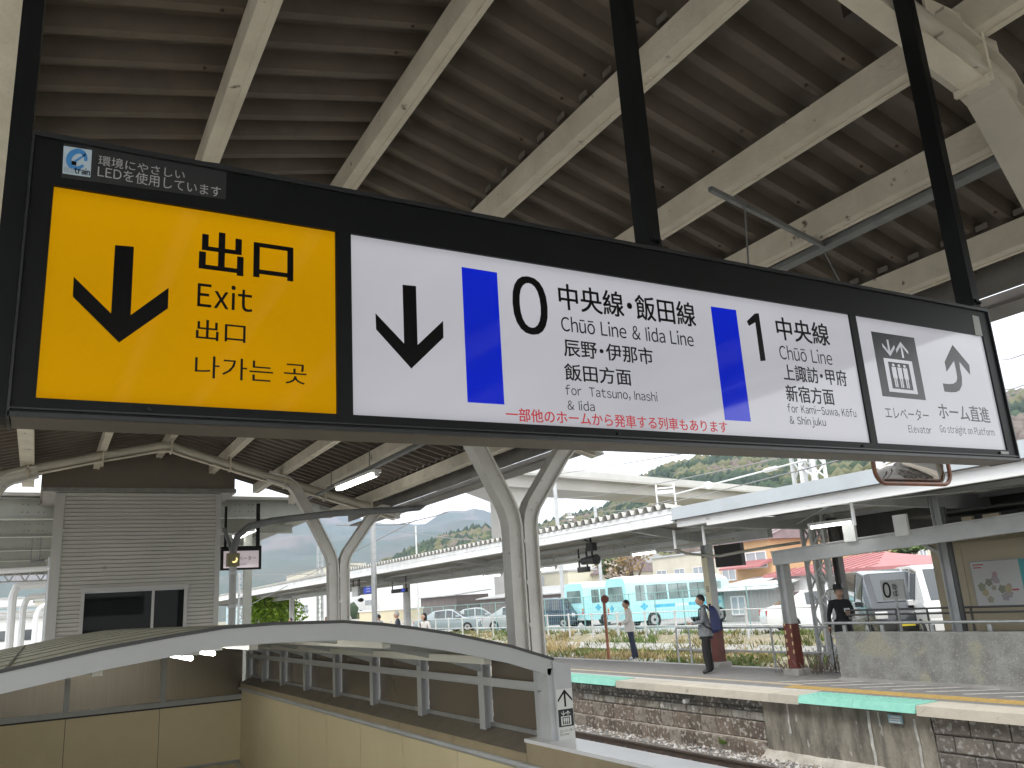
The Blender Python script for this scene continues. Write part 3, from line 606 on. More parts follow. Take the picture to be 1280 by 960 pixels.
m = MB(); A, B = at(350, 643, Z=3.98), at(535, 552, Z=3.98); m.bar((B.x, 6.5, 4.0), (B.x, 17.5, 4.0), .045, .04)
for y in (8, 10.4, 12.9, 15.0): m.tube([(B.x, y, 4.02), (B.x, y, roof_z(B.x)-.02)], .008, 6)
m.build('lamp_rail', galvd, None, label='long grey rail carrying the bright tube lamp under the near canopy', cat='rail')
m = MB(); m.tube([at(p[0], p[1], Y=15.0) for p in ((291, 702), (291.5, 688), (297, 670), (312, 658), (340, 651), (420, 641.5), (490, 637.5), (524, 634.5), (530, 630), (531, 622))], .062, 10)
pd = M('dark drain pipe', (.13, .135, .135), (.10, .105, .105), 4, .45)
m.build('drain_pipe', pd, None, smooth=True, label='dark bent drain pipe crossing under the near canopy eave to its downpipe', cat='pipe')
dp = root('downpipe', (2.87, 15, 0), 'vertical grey downpipe right of the lift shaft carrying a small square box', 'pipe')
a = at(291, 705, Y=15.0); m = MB(); m.tube([(2.87, 15.0, 0), (2.87, 15.0, a.z)], .06, 12); m.build('pipe', M('pale pipe', (.36, .36, .35), (.30, .30, .29), 4, .4), dp, smooth=True)
for z in (1.95, 2.5): m = MB(); m.tube([(2.87, 15, z), (2.87, 15, z+.05)], .07, 12); m.build('collar', greyst, dp)
m = MB(); m.bar(at(280, 660, Y=15.1), at(290, 690, Y=15.1), .09, .05); m.build('brace', pd, dp)
bx = root('box_lamp', (2.8, 14.7, 2.66), 'small square metal box with a glowing yellow crescent on the downpipe', 'box')
p0, p1 = at(284, 708, Y=14.86), at(300, 691, Y=14.86); m = MB(); m.rbox(p0.x, p1.x, 14.86, 14.98, p0.z, p1.z, .008); m.build('casing', M('bronze box', (.16, .14, .07), rough=.5), bx)
m = MB(); cxx, czz = (p0.x+p1.x)/2+.01, (p0.z+p1.z)/2
pts = [(cxx+.055*math.cos(t), czz+.055*math.sin(t)) for t in [math.radians(a) for a in range(-120, 31, 15)]]+[(cxx-.015+.045*math.cos(t), czz+.015+.045*math.sin(t)) for t in [math.radians(a) for a in range(30, -121, -15)]]
k = len(pts)//2
for i in range(k-1): m.q(*[(p[0], 14.857, p[1]) for p in (pts[i], pts[i+1], pts[-2-i], pts[-1-i])])
m.build('crescent', M('glowing crescent', (.9, .75, .3), emit=(1, .8, .3), es=.5), bx, fix=False)
s2 = root('lift_sign', (2.8, 14.3, 2.5), 'small black framed hanging sign with partly hidden lift lettering beside the downpipe', 'sign')
SY = 15.3; q0, q1 = at(276, 713, Y=SY), at(327, 682, Y=SY)
m = MB(); m.box(q0.x, q1.x, SY, SY+.1, q0.z, q1.z); m.box(q0.x+.05, q0.x+.09, SY+.02, SY+.07, q1.z, q1.z+.7); m.box(q1.x-.09, q1.x-.03, SY+.02, SY+.07, q1.z, q1.z+.75); m.build('housing', black, s2)
m = MB(); i0, i1 = at(279, 710.5, Y=SY), at(323.5, 688, Y=SY); m.q((i0.x, SY-.003, i0.z), (i1.x, SY-.003, i0.z), (i1.x, SY-.003, i1.z), (i0.x, SY-.003, i1.z)); pn = m.build('panel', lightmat('dim lit panel', (.7, .62, .64), .20, (.9, .78, .82)), s2, fix=False)
o = at(286, 701, Y=SY-.006); put_text('エレベーター', pn, darkprint, o, UX, UZ, at(320, 700, Y=SY).x-o.x, .075); o = at(297, 706.5, Y=SY-.006); put_text('Elevator', pn, darkprint, o, UX, UZ, .16, .03, cap=True)
# convex mirror below the right end of the sign
mr = root('convex_mirror', (5.7, 4, 2.4), 'orange rimmed convex mirror peeking out under the right end of the long sign', 'mirror')
m0, m1 = at(1096, 604, Y=4), at(1190, 606, Y=4); MX0, MX1, MZ0 = m0.x, m1.x, m0.z; MZ1 = MZ0+.62
def rr(x0, x1, z0, z1, r, n=6):
    P = []
    for cx, cz, a0 in ((x1-r, z0+r, -90), (x1-r, z1-r, 0), (x0+r, z1-r, 90), (x0+r, z0+r, 180)):
        P += [(cx+r*math.cos(math.radians(a0+90*i/n)), cz+r*math.sin(math.radians(a0+90*i/n))) for i in range(n+1)]
    return P
P = rr(MX0, MX1, MZ0, MZ1, .1); m = MB(); m.tube([(x, 4, z) for x, z in P]+[(P[0][0], 4, P[0][1])], .016, 8, caps=False); m.build('rim', M('orange mirror rim', (.26, .09, .03), (.12, .06, .04), 8, .4), mr, smooth=True)
m = MB(); cx, cz = (MX0+MX1)/2, (MZ0+MZ1)/2; rings = 6; N = len(P)
for k in range(rings+1):
    f = 1-k/rings*.999
    for x, z in P: m.v.append((cx+(x-cx)*f*.97, 4.03-.13*(1-f*f), cz+(z-cz)*f*.97))
for k in range(rings):
    for i in range(N): m.f.append((k*N+i, k*N+(i+1) % N, (k+1)*N+(i+1) % N, (k+1)*N+i)); m.m.append(0)
m.build('mirror_face', M('mirror glass', (.5, .5, .5), rough=.02, metal=1), mr, smooth=True)
m = MB(); m.sweep([], 0, 0, 0, 0) if False else m.box(cx-.3, cx+.3, 4.06, 4.10, MZ0+.05, MZ1-.05); m.tube([(cx, 4.12, cz), (cx, 4.12, roof_z(cx))], .025, 8); m.build('backing', greyst, mr)
# ------------------------------------------------------------------ ground, track, far platform
weedy = M('weedy soil', (.30, .26, .19), (.17, .17, .085), .6, .95, .6, 12, c3=(.42, .38, .30), s3=3, t3=.58)
ballm = M('ballast grey', (.36, .35, .33), (.26, .25, .24), 20, .95, .8, 60)
lot = M('parking asphalt', (.36, .355, .34), (.28, .275, .265), .8, .9, .3, 30)
m = MB(); E0 = -.5
m.q((-6000, -400, -1.25), (7.95, -400, -1.25), (7.95, 6000, -1.25), (-6000, 6000, -1.25))
m.q((14.35, -400, -1.0), (15.3, -400, E0), (15.3, 6000, E0), (14.35, 6000, -1.0)); m.q((15.3, -400, E0), (21.4, -400, E0), (21.4, 6000, E0), (15.3, 6000, E0))
m.q((21.4, -400, E0), (22.9, -400, .05), (22.9, 6000, .05), (21.4, 6000, E0)); m.q((22.9, -400, .05), (6000, -400, .05), (6000, 6000, .05), (22.9, 6000, .05))
struct(m, 'ground', weedy, fix=False)
m = MB(); m.q((-400, -200, -1.2), (-2.5, -200, -1.2), (-2.5, 400, -1.2), (-400, 400, -1.2)); struct(m, 'yard', M('pale yard ballast', (.42, .41, .39), (.33, .32, .30), 3, .95), fix=False)
m = MB(); m.q((23.2, -30, .055), (75, -30, .055), (75, 200, .055), (23.2, 200, .055)); struct(m, 'parking_lot', lot, fix=False)
m = MB(); m.q((5.9, -30, -1.07), (11.2, -30, -1.07), (11.2, 90, -1.07), (5.9, 90, -1.07)); struct(m, 'trackbed', ballm, fix=False)
# slanting concrete slabs of the bank
m = MB(); bank = root('bank_slabs', (22, 30, -.5), 'low sloping bank of pale concrete slabs below the railing fence', 'bank')
for i in range(40):
    y = 10+i*1.2; m = MB(); m.hexa([(21.45, y+.02, -.47), (22.0, y+.02, -.27), (22.0, y+1.17, -.27), (21.45, y+1.17, -.47)], [(21.4, y+.02, -.40), (21.95, y+.02, -.20), (21.95, y+1.17, -.20), (21.4, y+1.17, -.40)]); m.build('slab', concrete, bank)
# stones of the ballast
def rock(mb, x, y, z, r, rnd):
    n = len(mb.v); a = rnd.random()*6.28; ca, sa = math.cos(a), math.sin(a)
    for dx, dy, dz in ((1, 0, 0), (0, 1, 0), (-1, 0, 0), (0, -1, 0), (0, 0, .8), (.6, .5, .55)):
        k = r*(.7+.6*rnd.random()); mb.v.append((x+(dx*ca-dy*sa)*k, y+(dx*sa+dy*ca)*k, z+dz*k))
    for f in ((0, 1, 5), (1, 2, 4), (2, 3, 4), (3, 0, 4), (0, 5, 4), (5, 1, 4)): mb.f.append(tuple(n+i for i in f)); mb.m.append(mb.cur)
R = random.Random(3)
m = MB()
for i in range(15000):
    y = 7+24*R.random()**1.7; x = R.uniform(8.5, 11.0); m.cur = R.randrange(3)
    if abs(x-9.85) < .06 or abs(x-8.78) < .06: continue
    rock(m, x, y, -1.075+.05*max(0, (x-10.3)), R.uniform(.018, .045), R)
m.build('ballast_stones', [M('stone pale', (.52, .50, .47), rough=.9), M('ballast dark', (.16, .15, .14), rough=.9), M('stone brown', (.30, .26, .22), rough=.9)], stuff=True, fix=False)
railm = M('rusty rail side', (.13, .095, .075), (.09, .07, .06), 6, .6, .2, 60); railt = M('shiny rail head', (.30, .28, .26), rough=.35, metal=.6)
tk = root('railway_track', (9.3, 20, -1.07), 'dark steel rails on concrete sleepers below the far platform wall', 'track')
for x in (8.783, 9.85):
    m = MB(); m.box(x-.06, x+.06, -5, 80, -1.03, -1.018); m.box(x-.009, x+.009, -5, 80, -1.018, -.91); m.hexa([(x-.034, -5, -.91), (x+.034, -5, -.91), (x+.034, 80, -.91), (x-.034, 80, -.91)], [(x-.034, -5, -.882), (x+.034, -5, -.882), (x+.034, 80, -.882), (x-.034, 80, -.882)]); r = m.build('rail', railm, tk)
    m = MB(); m.box(x-.028, x+.028, -5, 80, -.882, -.878); m.build('rail_head', railt, r)
slm = M('weathered sleeper', (.27, .23, .19), (.19, .165, .14), 5, .9, .4, 30)
for i in range(46):
    y = 6.2+i*.62; m = MB(); m.rbox(8.3, 10.4, y, y+.22, -1.10, -1.028, .015); m.build('sleeper', slm, tk)
    if i < 26:
        m = MB()
        for x in (9.85,):
            for s in (-1, 1): m.box(x+s*.075-.02, x+s*.075+.02, y+.07, y+.15, -1.03, -.985)
        m.build('rail_clip', railm, tk)
PX = 10.85
m = MB(); m.box(11.12, 14.35, -10, 90, -1.3, -.004); m.box(11.05, 11.12, 17.2, 90, -1.3, -.14); struct(m, 'far_platform', asphalt)
m = MB(); m.box(PX+.55, 14.35, -10, 90, -.004, 0); struct(m, 'far_platform_surface', asphalt)
m = MB(); m.box(PX+.55, PX+.72, 10.5, 90, 0, .004); m.box(14.12, 14.35, -10, 90, 0, .005); struct(m, 'platform_line', wline)
m = MB(); m.box(12.0, 12.14, 11.4, 90, 0, .004); struct(m, 'inner_platform_line', M('faded orange line', (.58, .46, .27), (.42, .38, .31), 6, .8))
# hatched strip beside the wall, tactile tiles one by one
for i in range(14): y = 4+i*.62; m = MB(); m.hexa([(12.25, y, .0), (13.15, y-.9, .0), (13.15, y-.82, .0), (12.25, y+.08, .0)], [(12.25, y, .005), (13.15, y-.9, .005), (13.15, y-.82, .005), (12.25, y+.08, .005)]); struct(m, 'hatch_line', wline)
tp = root('tactile_paving', (11.8, 9, 0), 'yellow tactile paving strip along the far platform edge behind the green edge piece', 'paving')
for i in range(26):
    y = 3.6+i*.3; m = MB(); m.box(11.62, 11.915, y+.004, y+.296, .001, .012)
    for j in range(5): m.box(11.66+j*.055, 11.675+j*.055, y+.03, y+.27, .012, .017)
    m.build('tile', yellowt, tp)
copm = [M('beige coping', (.56, .51, .42), (.48, .44, .365), 3, .8, .3, 40, c3=(.34, .31, .26), s3=6, t3=.66), M('beige coping worn', (.50, .46, .39), (.43, .40, .33), 3, .8, .3, 40)]
grn = M('mint green edge rubber', (.26, .58, .47), (.20, .50, .40), 5, .55, .1, 60)
cp = root('platform_coping', (11.1, 20, -.13), 'long beige concrete coping along the edge of the far platform', 'coping')
def cope(a, b, mt, par):
    m = MB(); m.hexa([(PX, a+.004, -.13), (11.4, a+.004, -.13), (11.4, b-.004, -.13), (PX, b-.004, -.13)], [(PX+.015, a+.004, .004), (11.4, a+.004, .004), (11.4, b-.004, .004), (PX+.015, b-.004, .004)]); m.build('coping_stone', mt, par)
ys = [-1.0, .9, 2.7, 4.6, 6.4, 8.22]
for a, b in zip(ys, ys[1:]): cope(a, b, copm[0], cp)
ys = [10.35, 11.0, 12.65, 14.1, 15.4]
for a, b in zip(ys, ys[1:]): cope(a, b, copm[R.randrange(2)], cp)
y = 18.2
while y < 60: cope(y, y+1.8, copm[R.randrange(2)], cp); y += 1.8
for lab, a, b in (("mint green platform edge piece above the bare concrete wall, right of the coping stones", 8.22, 10.35), ("mint green platform edge piece above the brick wall, beside the small lift sign", 15.4, 18.2)):
    g = root('edge_plate', (11.1, a, -.1), lab, 'edge plate', 'green platform edge pieces')
    n = 2; L = (b-a)/n
    for i in range(n):
        m = MB(); m.hexa([(PX-.03, a+i*L+.003, -.10), (11.38, a+i*L+.003, -.10), (11.38, a+(i+1)*L-.003, -.10), (PX-.03, a+(i+1)*L-.003, -.10)], [(PX+.02, a+i*L+.003, .012), (11.38, a+i*L+.003, .012), (11.38, a+(i+1)*L-.003, .012), (PX+.02, a+(i+1)*L-.003, .012)]); q = m.build('rubber_plate', grn, g)
        m = MB()
        for j in range(5):
            for k in range(int(L/.11)): m.box(PX+.10+j*.1, PX+.13+j*.1, a+i*L+.05+k*.11, a+i*L+.08+k*.11, .012, .017)
        m.build('stud', grn, q, stuff=True)
# masonry below the far platform
WX = 11.0
def stonemats(n, cs): return [M('%s %d' % (n, i), c, tuple(x*.62 for x in c), 5, .92, .7, 30, c3=c3, s3=13, t3=.55) for i, (c, c3) in enumerate(cs)]
topm = stonemats('dark coursed stone', [((.21, .20, .185), (.50, .48, .45)), ((.16, .15, .14), (.42, .40, .38)), ((.26, .24, .21), (.55, .53, .50))])
bricm = stonemats('pale brick stone', [((.38, .35, .29), (.12, .11, .10)), ((.30, .28, .25), (.55, .54, .50)), ((.42, .40, .36), (.2, .19, .17)), ((.26, .23, .19), (.45, .42, .37))])
brom = stonemats('brown weathered stone', [((.185, .15, .12), (.40, .38, .34)), ((.15, .12, .098), (.36, .34, .30)), ((.33, .295, .25), (.16, .13, .10)), ((.24, .19, .15), (.42, .40, .37))])
conm = M('stained concrete wall', (.35, .32, .265), (.14, .13, .11), 1.5, .9, .7, 22, stretch=(1, 2.2, .7), c3=(.50, .48, .44), s3=5, t3=.64, lo=.38, hi=.62)
whitedrip = M('white lime streak', (.62, .62, .59), (.42, .41, .38), 9, .9)
blockm = stonemats('grey split block', [((.20, .18, .155), (.32, .31, .30)), ((.165, .15, .135), (.27, .26, .25)), ((.235, .21, .18), (.36, .35, .33))])
mw = root('masonry_wall', (WX, 17, -1.07), 'old platform wall of dark stone courses over bricks and brown stone blocks, left part', 'wall')
m = MB(); m.box(WX+.06, 11.13, 11.35, 60, -1.15, -.13); m.build('mortar', M('dark mortar', (.10, .095, .085), (.2, .19, .17), 8, .95), mw)
def stone(x0, y0, y1, z0, z1, mt, par, nm, j=.012, proud=.0):
    d = R.uniform(-.012, .012)+proud; m = MB(); b = .018; k = [R.uniform(-.008, .008) for _ in range(8)]
    lo = [(x0-d+b, y0), (x0-d, y0), ]
    A = [(WX+.075, y0+j, z0+j), (WX+.075, y1-j, z0+j), (WX+.075, y1-j, z1-j), (WX+.075, y0+j, z1-j)]
    B = [(x0-d, y0+j+b+k[0], z0+j+b+k[1]), (x0-d, y1-j-b+k[2], z0+j+b+k[3]), (x0-d+k[4]*.6, y1-j-b+k[5], z1-j-b+k[6]), (x0-d+k[7]*.6, y0+j+b, z1-j-b)]
    Cc = [(x0-d+b*.8, y0+j, z0+j), (x0-d+b*.8, y1-j, z0+j), (x0-d+b*.8, y1-j, z1-j), (x0-d+b*.8, y0+j, z1-j)]
    n = len(m.v); m.v += A+Cc+B
    for l in (0, 4): m.f += [(n+l+i, n+l+(i+1) % 4, n+l+4+(i+1) % 4, n+l+4+i) for i in range(4)]
    m.f.append((n+8, n+9, n+10, n+11)); m.m += [0]*9; return m.build(nm, mt, par)
def course(z0, z1, w, mats, nm, x=WX+.03, ya=11.35, yb=27, proud=0, jit=.25, par=None, j=.01):
    y = ya
    while y < yb:
        L = w*R.uniform(1-jit, 1+jit); y2 = min(y+L, yb)
        if yb-y2 < w*.35: y2 = yb
        stone(x, y, y2, z0, z1, R.choice(mats), par or mw, nm, j, proud); y = y2
course(-.27, -.135, .62, topm, 'coping_course_stone'); course(-.345, -.27, .42, topm, 'thin_course_stone'); course(-.50, -.345, .40, bricm, 'brick', jit=.12)
course(-.80, -.50, .40, brom, 'stone_block', x=WX+.01, jit=.2, j=.006); course(-1.09, -.80, .42, brom, 'base_stone', x=WX-.05, jit=.15, j=.006, proud=.02)
m = MB(); m.hexa([(WX-.02, 11.35, -.83), (WX+.1, 11.35, -.83), (WX+.1, 27, -.83), (WX-.02, 27, -.83)], [(WX+.02, 11.35, -.795), (WX+.1, 11.35, -.795), (WX+.1, 27, -.795), (WX+.02, 27, -.795)]); m.build('mortar_ledge', M('pale mortar ledge', (.42, .38, .33), (.3, .27, .22), 4, .95, .4, 30), mw)
a = at(858, 876, X=WX); m = MB(); m.tube([(WX+.05, a.y, a.z), (WX-.06, a.y, a.z-.005)], .045, 14, caps=False); m.tube([(WX+.04, a.y, a.z), (WX-.06, a.y, a.z-.005)], .03, 14); dpn = m.build('drain_outlet', whitep, None, label='small round white drain outlet in the brown stone platform wall', cat='drain outlet')
cw = root('concrete_wall', (WX, 9.7, -1.07), 'bare stained concrete section of the platform wall with white lime streaks under the green edge', 'wall')
m = MB(); NY, NZ = 26, 10
g = [[Vector((WX+.0+.02*noise.noise(Vector((y*1.3, z*2, 4)))+(.10*(z+.13)*-.25), y, z)) for z in [lerp(-1.0, -.13, k/NZ) for k in range(NZ+1)]] for y in [lerp(8.12, 11.33, i/NY) for i in range(NY+1)]]
for i in range(NY):
    for k in range(NZ): m.q(g[i][k], g[i+1][k], g[i+1][k+1], g[i][k+1])
m.build('wall_face', conm, cw, smooth=False); m = MB(); m.box(WX+.06, 11.12, 8.12, 11.33, -1.15, -.13); m.build('wall_core', conm, cw)
for y, w, z0, z1 in ((10.72, .05, -.62, -.15), (9.08, .09, -.98, -.15), (8.93, .04, -.35, -.15), (8.33, .05, -.85, -.2)):
    m = MB(); k = 7
    L = [(WX-.012+.02*noise.noise(Vector((y*1.3, z*2, 4)))+(.10*(z+.13)*-.25), y+w*(.5+.5*noise.noise(Vector((z*6, y, 0)))) , z) for z in [lerp(z0, z1, i/k) for i in range(k+1)]]
    for i in range(k):
        wi = w*(.4+.6*abs(noise.noise(Vector((i, y, 2)))))+.012; m.q(L[i], (L[i][0], L[i][1]+wi, L[i][2]), (L[i+1][0], L[i+1][1]+wi, L[i+1][2]), L[i+1])
    m.build('lime_streak', whitedrip, cw, fix=False)
m = MB(); n = 30
for i in range(n):
    y0, y1 = lerp(7.9, 11.4, i/n), lerp(7.9, 11.4, (i+1)/n); f = lambda y: (.05*noise.noise(Vector((y*2, 0, 0))), .04*noise.noise(Vector((y*3, 5, 0))))
    (a, c), (b, d) = f(y0), f(y1); m.hexa([(WX-.16+a, y0, -1.12), (WX+.05, y0, -1.12), (WX+.05, y1, -1.12), (WX-.16+b, y1, -1.12)], [(WX-.05+a, y0, -.96+c), (WX+.05, y0, -.90+c), (WX+.05, y1, -.90+d), (WX-.05+b, y1, -.96+d)])
m.build('footing', M('pale rough footing', (.55, .52, .46), (.34, .31, .26), 3, .95, .8, 22), cw)
bp = at(1110, 893, X=WX-.04), at(1129, 905, X=WX-.04); pl = root('small_plate', (bp[0]), 'small pale blue plate with white lettering rows on the stained concrete wall', 'plate')
m = MB(); m.box(WX-.055, WX-.035, bp[1].y, bp[0].y, bp[1].z, bp[0].z); m.build('plate', M('pale blue plate', (.32, .52, .62), rough=.5), pl)
for k, s in enumerate(('::::', '0-0089', '65-0000')):
    z = lerp(bp[1].z, bp[0].z, .68-.3*k); m = MB(); hgt = (bp[0].z-bp[1].z)*.18
    for j in range(7):
        yy = lerp(bp[1].y, bp[0].y, .1+.115*j)
        if k or j < 6: m.q((WX-.0565, yy, z), (WX-.0565, yy+.028, z), (WX-.0565, yy+.028, z+hgt), (WX-.0565, yy, z+hgt))
    m.build('lettering_row', whitep, pl, fix=False)
bw = root('block_wall', (WX, 6, -1.07), 'dark split-face block section of the platform wall at the lower right corner', 'wall')
m = MB(); m.box(WX+.05, 11.12, -6, 8.10, -1.15, -.13); m.build('mortar', M('pale mortar', (.40, .39, .37), (.3, .29, .28), 6, .95), bw)
for k in range(4):
    y = 8.10; z1 = -.135-k*.235; off = .28 if k % 2 else .0; first = True
    while y > 1.5:
        L = .55 if not (first and off) else off
        stone(WX-.015, y-L, y, z1-.235, z1, R.choice(blockm), bw, 'block', .007); y -= L; first = False
# tuft of green on the base stones
def tuft(mb, x, y, z, h, n, sp, rnd, bend=.5):
    for _ in range(n):
        a = rnd.random()*6.28; r = sp*rnd.random(); bx, by = x+r*math.cos(a), y+r*math.sin(a); hh = h*rnd.uniform(.5, 1); w = .012+.012*rnd.random()+h*.02
        ca, sa = math.cos(a+rnd.uniform(-1, 1)), math.sin(a+rnd.uniform(-1, 1)); k = len(mb.v)
        mb.v += [(bx-sa*w, by+ca*w, z), (bx+sa*w, by-ca*w, z), (bx+ca*hh*bend*.4, by+sa*hh*bend*.4, z+hh*.6), (bx+ca*hh*bend, by+sa*hh*bend, z+hh)]
        mb.f += [(k, k+1, k+2), (k, k+2, k+3)] if False else [(k, k+1, k+2), (k+1, k+3, k+2)]; mb.m += [mb.cur]*2
leafc = [M('leaf fresh', (.12, .20, .03), (.09, .15, .03), 3, .7), M('leaf olive', (.16, .17, .05), (.20, .18, .07), 3, .8), M('dry straw', (.46, .36, .18), (.38, .30, .16), 3, .9), M('leaf dark', (.04, .075, .025), (.06, .09, .03), 3, .7)]
m = MB(); a = at(903, 925, X=WX-.1); tuft(m, a.x, a.y, a.z-.06, .13, 40, .07, R); m.build('weed', leafc, None, label='small green weed growing from the base stones of the brown platform wall', cat='weed', fix=False)
m = MB(); a = at(1003, 846, Z=0)
# vegetation behind the platform
def zg(x): return -.5 if x < 21.4 else -.5+(x-21.4)/1.5*.55 if x < 22.9 else .055
m = MB()
for i in range(5200):
    y = 11+60*R.random()**1.2; x = R.uniform(15.3, 22.9); c = noise.noise(Vector((x*.35, y*.25, 0)))+R.uniform(-.25, .25)
    m.cur = 2 if c > .12 else 0 if c < -.22 else 1
    if noise.noise(Vector((x*.5, y*.4, 7))) < -.12: continue
    tuft(m, x, y, zg(x)-.02, R.uniform(.12, .42)*(1.5 if m.cur == 2 and x > 20 and y > 30 else 1), 9, .22, R)
for i in range(500):
    x, y = R.uniform(23.0, 24.2), R.uniform(12, 70); m.cur = R.choice((0, 1, 1)); tuft(m, x, y, .05, R.uniform(.1, .3), 10, .2, R)
m.build('weeds', leafc, stuff=True, fix=False)
m = MB()
for i in range(900): x = R.uniform(15.3, 18.5); y = R.uniform(14, 40); m.cur = R.randrange(3); rock(m, x, y, -.52, R.uniform(.05, .20), R)
m.build('rubble', [M('stone pale', (.52, .50, .47)), M('stone grey', (.34, .33, .31)), M('bluish stone', (.30, .36, .34), rough=.9)], stuff=True, fix=False)
def leaf_bush(mb, c, r, n, rnd, s=.08, zs=1):
    for _ in range(n):
        u = Vector((rnd.gauss(0, 1), rnd.gauss(0, 1), rnd.gauss(0, 1))).normalized(); k = r*rnd.uniform(.45, 1)*(1+.3*noise.noise(u*2+Vector(c))); p = Vector(c)+Vector((u.x*k, u.y*k, u.z*k*zs))
        d = Vector((rnd.gauss(0, 1), rnd.gauss(0, 1), rnd.gauss(0, 1))).normalized()*s*rnd.uniform(.6, 1.3); e = d.orthogonal()*rnd.uniform(.4, .8); mb.q(p-d, p+e, p+d, p-e)
for i, (px, py, r, lab) in enumerate(((862, 826, .0, ''),)): pass
for px, D, z, r, mi, lab in ((925, 23.5, -.3, .55, 0, 'round green clump of weeds behind the platform railing right of the man with the backpack'), (1012, 19, -.15, .5, 4, 'tangle of bare brown twigs behind the platform railing left of the man in black')):
    a = at(px, 790, D=D); m = MB()
    if mi == 0: m.cur = 0; leaf_bush(m, (a.x, a.y, z), r, 500, R, .05, .8); m.cur = 1; leaf_bush(m, (a.x, a.y, z), r, 200, R, .05, .8)
    else:
        for _ in range(160):
            q = Vector((a.x+R.uniform(-.5, .5), a.y+R.uniform(-.5, .5), z-.3)); e = q+Vector((R.uniform(-.5, .5), R.uniform(-.5, .5), R.uniform(.3, .85))); m.bar(q, e, .012, .012)
    m.build('bush', leafc[:2] if mi == 0 else M('bare twig', (.22, .17, .14), rough=.9), None, label=lab, cat='bush', fix=False)

# ------------------------------------------------------------------ far platform furniture
def rail_set(name, label, cat, x, y0, y1, zs, posts, r=.022, mat=None, z0=0, group=None, foot=0):
    rt = root(name, (x, (y0+y1)/2, z0), label, cat, group)
    for z in zs: m = MB(); m.tube([(x, y0, z), (x, y1, z)], r, 8); m.build('rail', mat or greyst, rt, smooth=True)
    for y in posts: m = MB(); m.tube([(x, y, z0), (x, y, max(zs))], r*1.05, 8); m.build('post', mat or greyst, rt, smooth=True)
    return rt
for z in (0,):
    a = at(860, 785, X=14.25); b = at(860, 812, X=14.25)
    rail_set('pipe_railing', "grey pipe railing along the far platform's back edge behind the man with backpack", 'railing', 14.25, 12.3, at(846, 790, X=14.25).y, (a.z, b.z), [at(p, 800, X=14.25).y for p in (846, 862, 965, 1036)])
pst = root('concrete_parapet', (13.2, 8.3, 0), 'grey pebble-finish concrete parapet along the ramp on the far platform', 'wall')
pebm = M('washed pebble concrete', (.40, .40, .375), (.25, .25, .235), 3, .9, .9, 110, c3=(.40, .385, .30), s3=1.3, t3=.56)
yl = at(1047, 820, X=13.0).y; zt1 = at(1160, 790, X=13.0).z
m = MB(); m.rbox(13.0, 13.2, 2, yl, 0, zt1, .012); m.build('wall_body', pebm, pst)
m = MB()
for i in range(5200):
    y, z = R.uniform(5.5, yl-.02), R.uniform(.02, zt1-.02); s_ = R.uniform(.004, .011); m.cur = R.randrange(3); m.q((12.9985, y-s_, z), (12.992, y, z-s_), (12.9985, y+s_, z), (12.992, y, z+s_))
m.build('pebbles', [M('stone pale', (.52, .50, .47)), M('stone grey', (.34, .33, .31)), M('dark pebble', (.24, .24, .22))], pst, stuff=True, fix=False)
m = MB(); m.box(12.94, 13.0, 2, yl, 0, .05); m.build('skirting', concrete, pst)
hz = at(1160, 779, X=13.1).z
hr = root('parapet_handrail', (13.1, 8, zt1), 'pale steel handrail on short brackets along the top of the pebble concrete parapet', 'handrail')
m = MB(); m.tube([(13.1, 2, hz), (13.1, yl+.25, hz+.02)], .026, 10); m.build('rail', galv, hr, smooth=True)
for p in (1056, 1103, 1166, 1238): y = at(p, 785, X=13.1).y; m = MB(); m.box(13.08, 13.12, y-.035, y+.035, zt1, hz-.02); m.build('bracket', galv, hr)
r2 = at(1090, 764, X=14.2); rail_set('ramp_handrail', "dark double handrail of the ramp in front of the beige waiting room", 'handrail', 14.0, 4, at(1058, 770, X=14.0).y, (at(1100, 768, X=14.0).z, at(1100, 762, X=14.0).z), [at(p, 770, X=14.0).y for p in (1085, 1121, 1160, 1215)], .018, M('dark handrail', (.10, .10, .10), rough=.4))
rs = root('ramp_parapet', (14.3, 8, 0), 'low beige ramp wall behind the handrail of the pebble parapet', 'wall'); m = MB(); m.hexa([(14.15, 2, 0), (14.25, 2, 0), (14.25, 12.2, 0), (14.15, 12.2, 0)], [(14.15, 2, 1.0), (14.25, 2, 1.0), (14.25, 12.2, .55), (14.15, 12.2, .55)]); m.build('panel', M('ramp olive panel', (.34, .31, .22), (.30, .27, .19), 2, .7), rs)
# number sign
p0, p1 = at(1104, 750, X=13.7), at(1128, 724, X=13.7)
ns = root('platform_number_sign', (13.7, p0.y, 0), 'small grey platform sign with a big black 0 on a post above the ramp', 'sign')
m = MB(); m.box(13.7, 13.73, p1.y, p0.y, p0.z, p1.z); bdp = m.build('board', M('grey sign board', (.36, .37, .36), rough=.5), ns)
m = MB(); m.tube([(13.75, (p0.y+p1.y)/2, .2), (13.75, (p0.y+p1.y)/2, p1.z)], .022, 8); m.build('post', galv, ns)
NYv = Vector((0, -1, 0)); W_ = p0.y-p1.y; H_ = p1.z-p0.z
put_text('0', bdp, blackp, Vector((13.697, p0.y-W_*.06, p0.z+H_*.1)), NYv, UZ, W_*.36, H_*.8, bold=.02)
put_text('番', bdp, blackp, Vector((13.697, p0.y-W_*.48, p0.z+H_*.5)), NYv, UZ, W_*.2, H_*.3); put_text('線', bdp, blackp, Vector((13.697, p0.y-W_*.48, p0.z+H_*.14)), NYv, UZ, W_*.2, H_*.3)
put_text('Line', bdp, blackp, Vector((13.697, p0.y-W_*.74, p0.z+H_*.2)), UZ, Vector((0, 1, 0)), H_*.55, W_*.16)
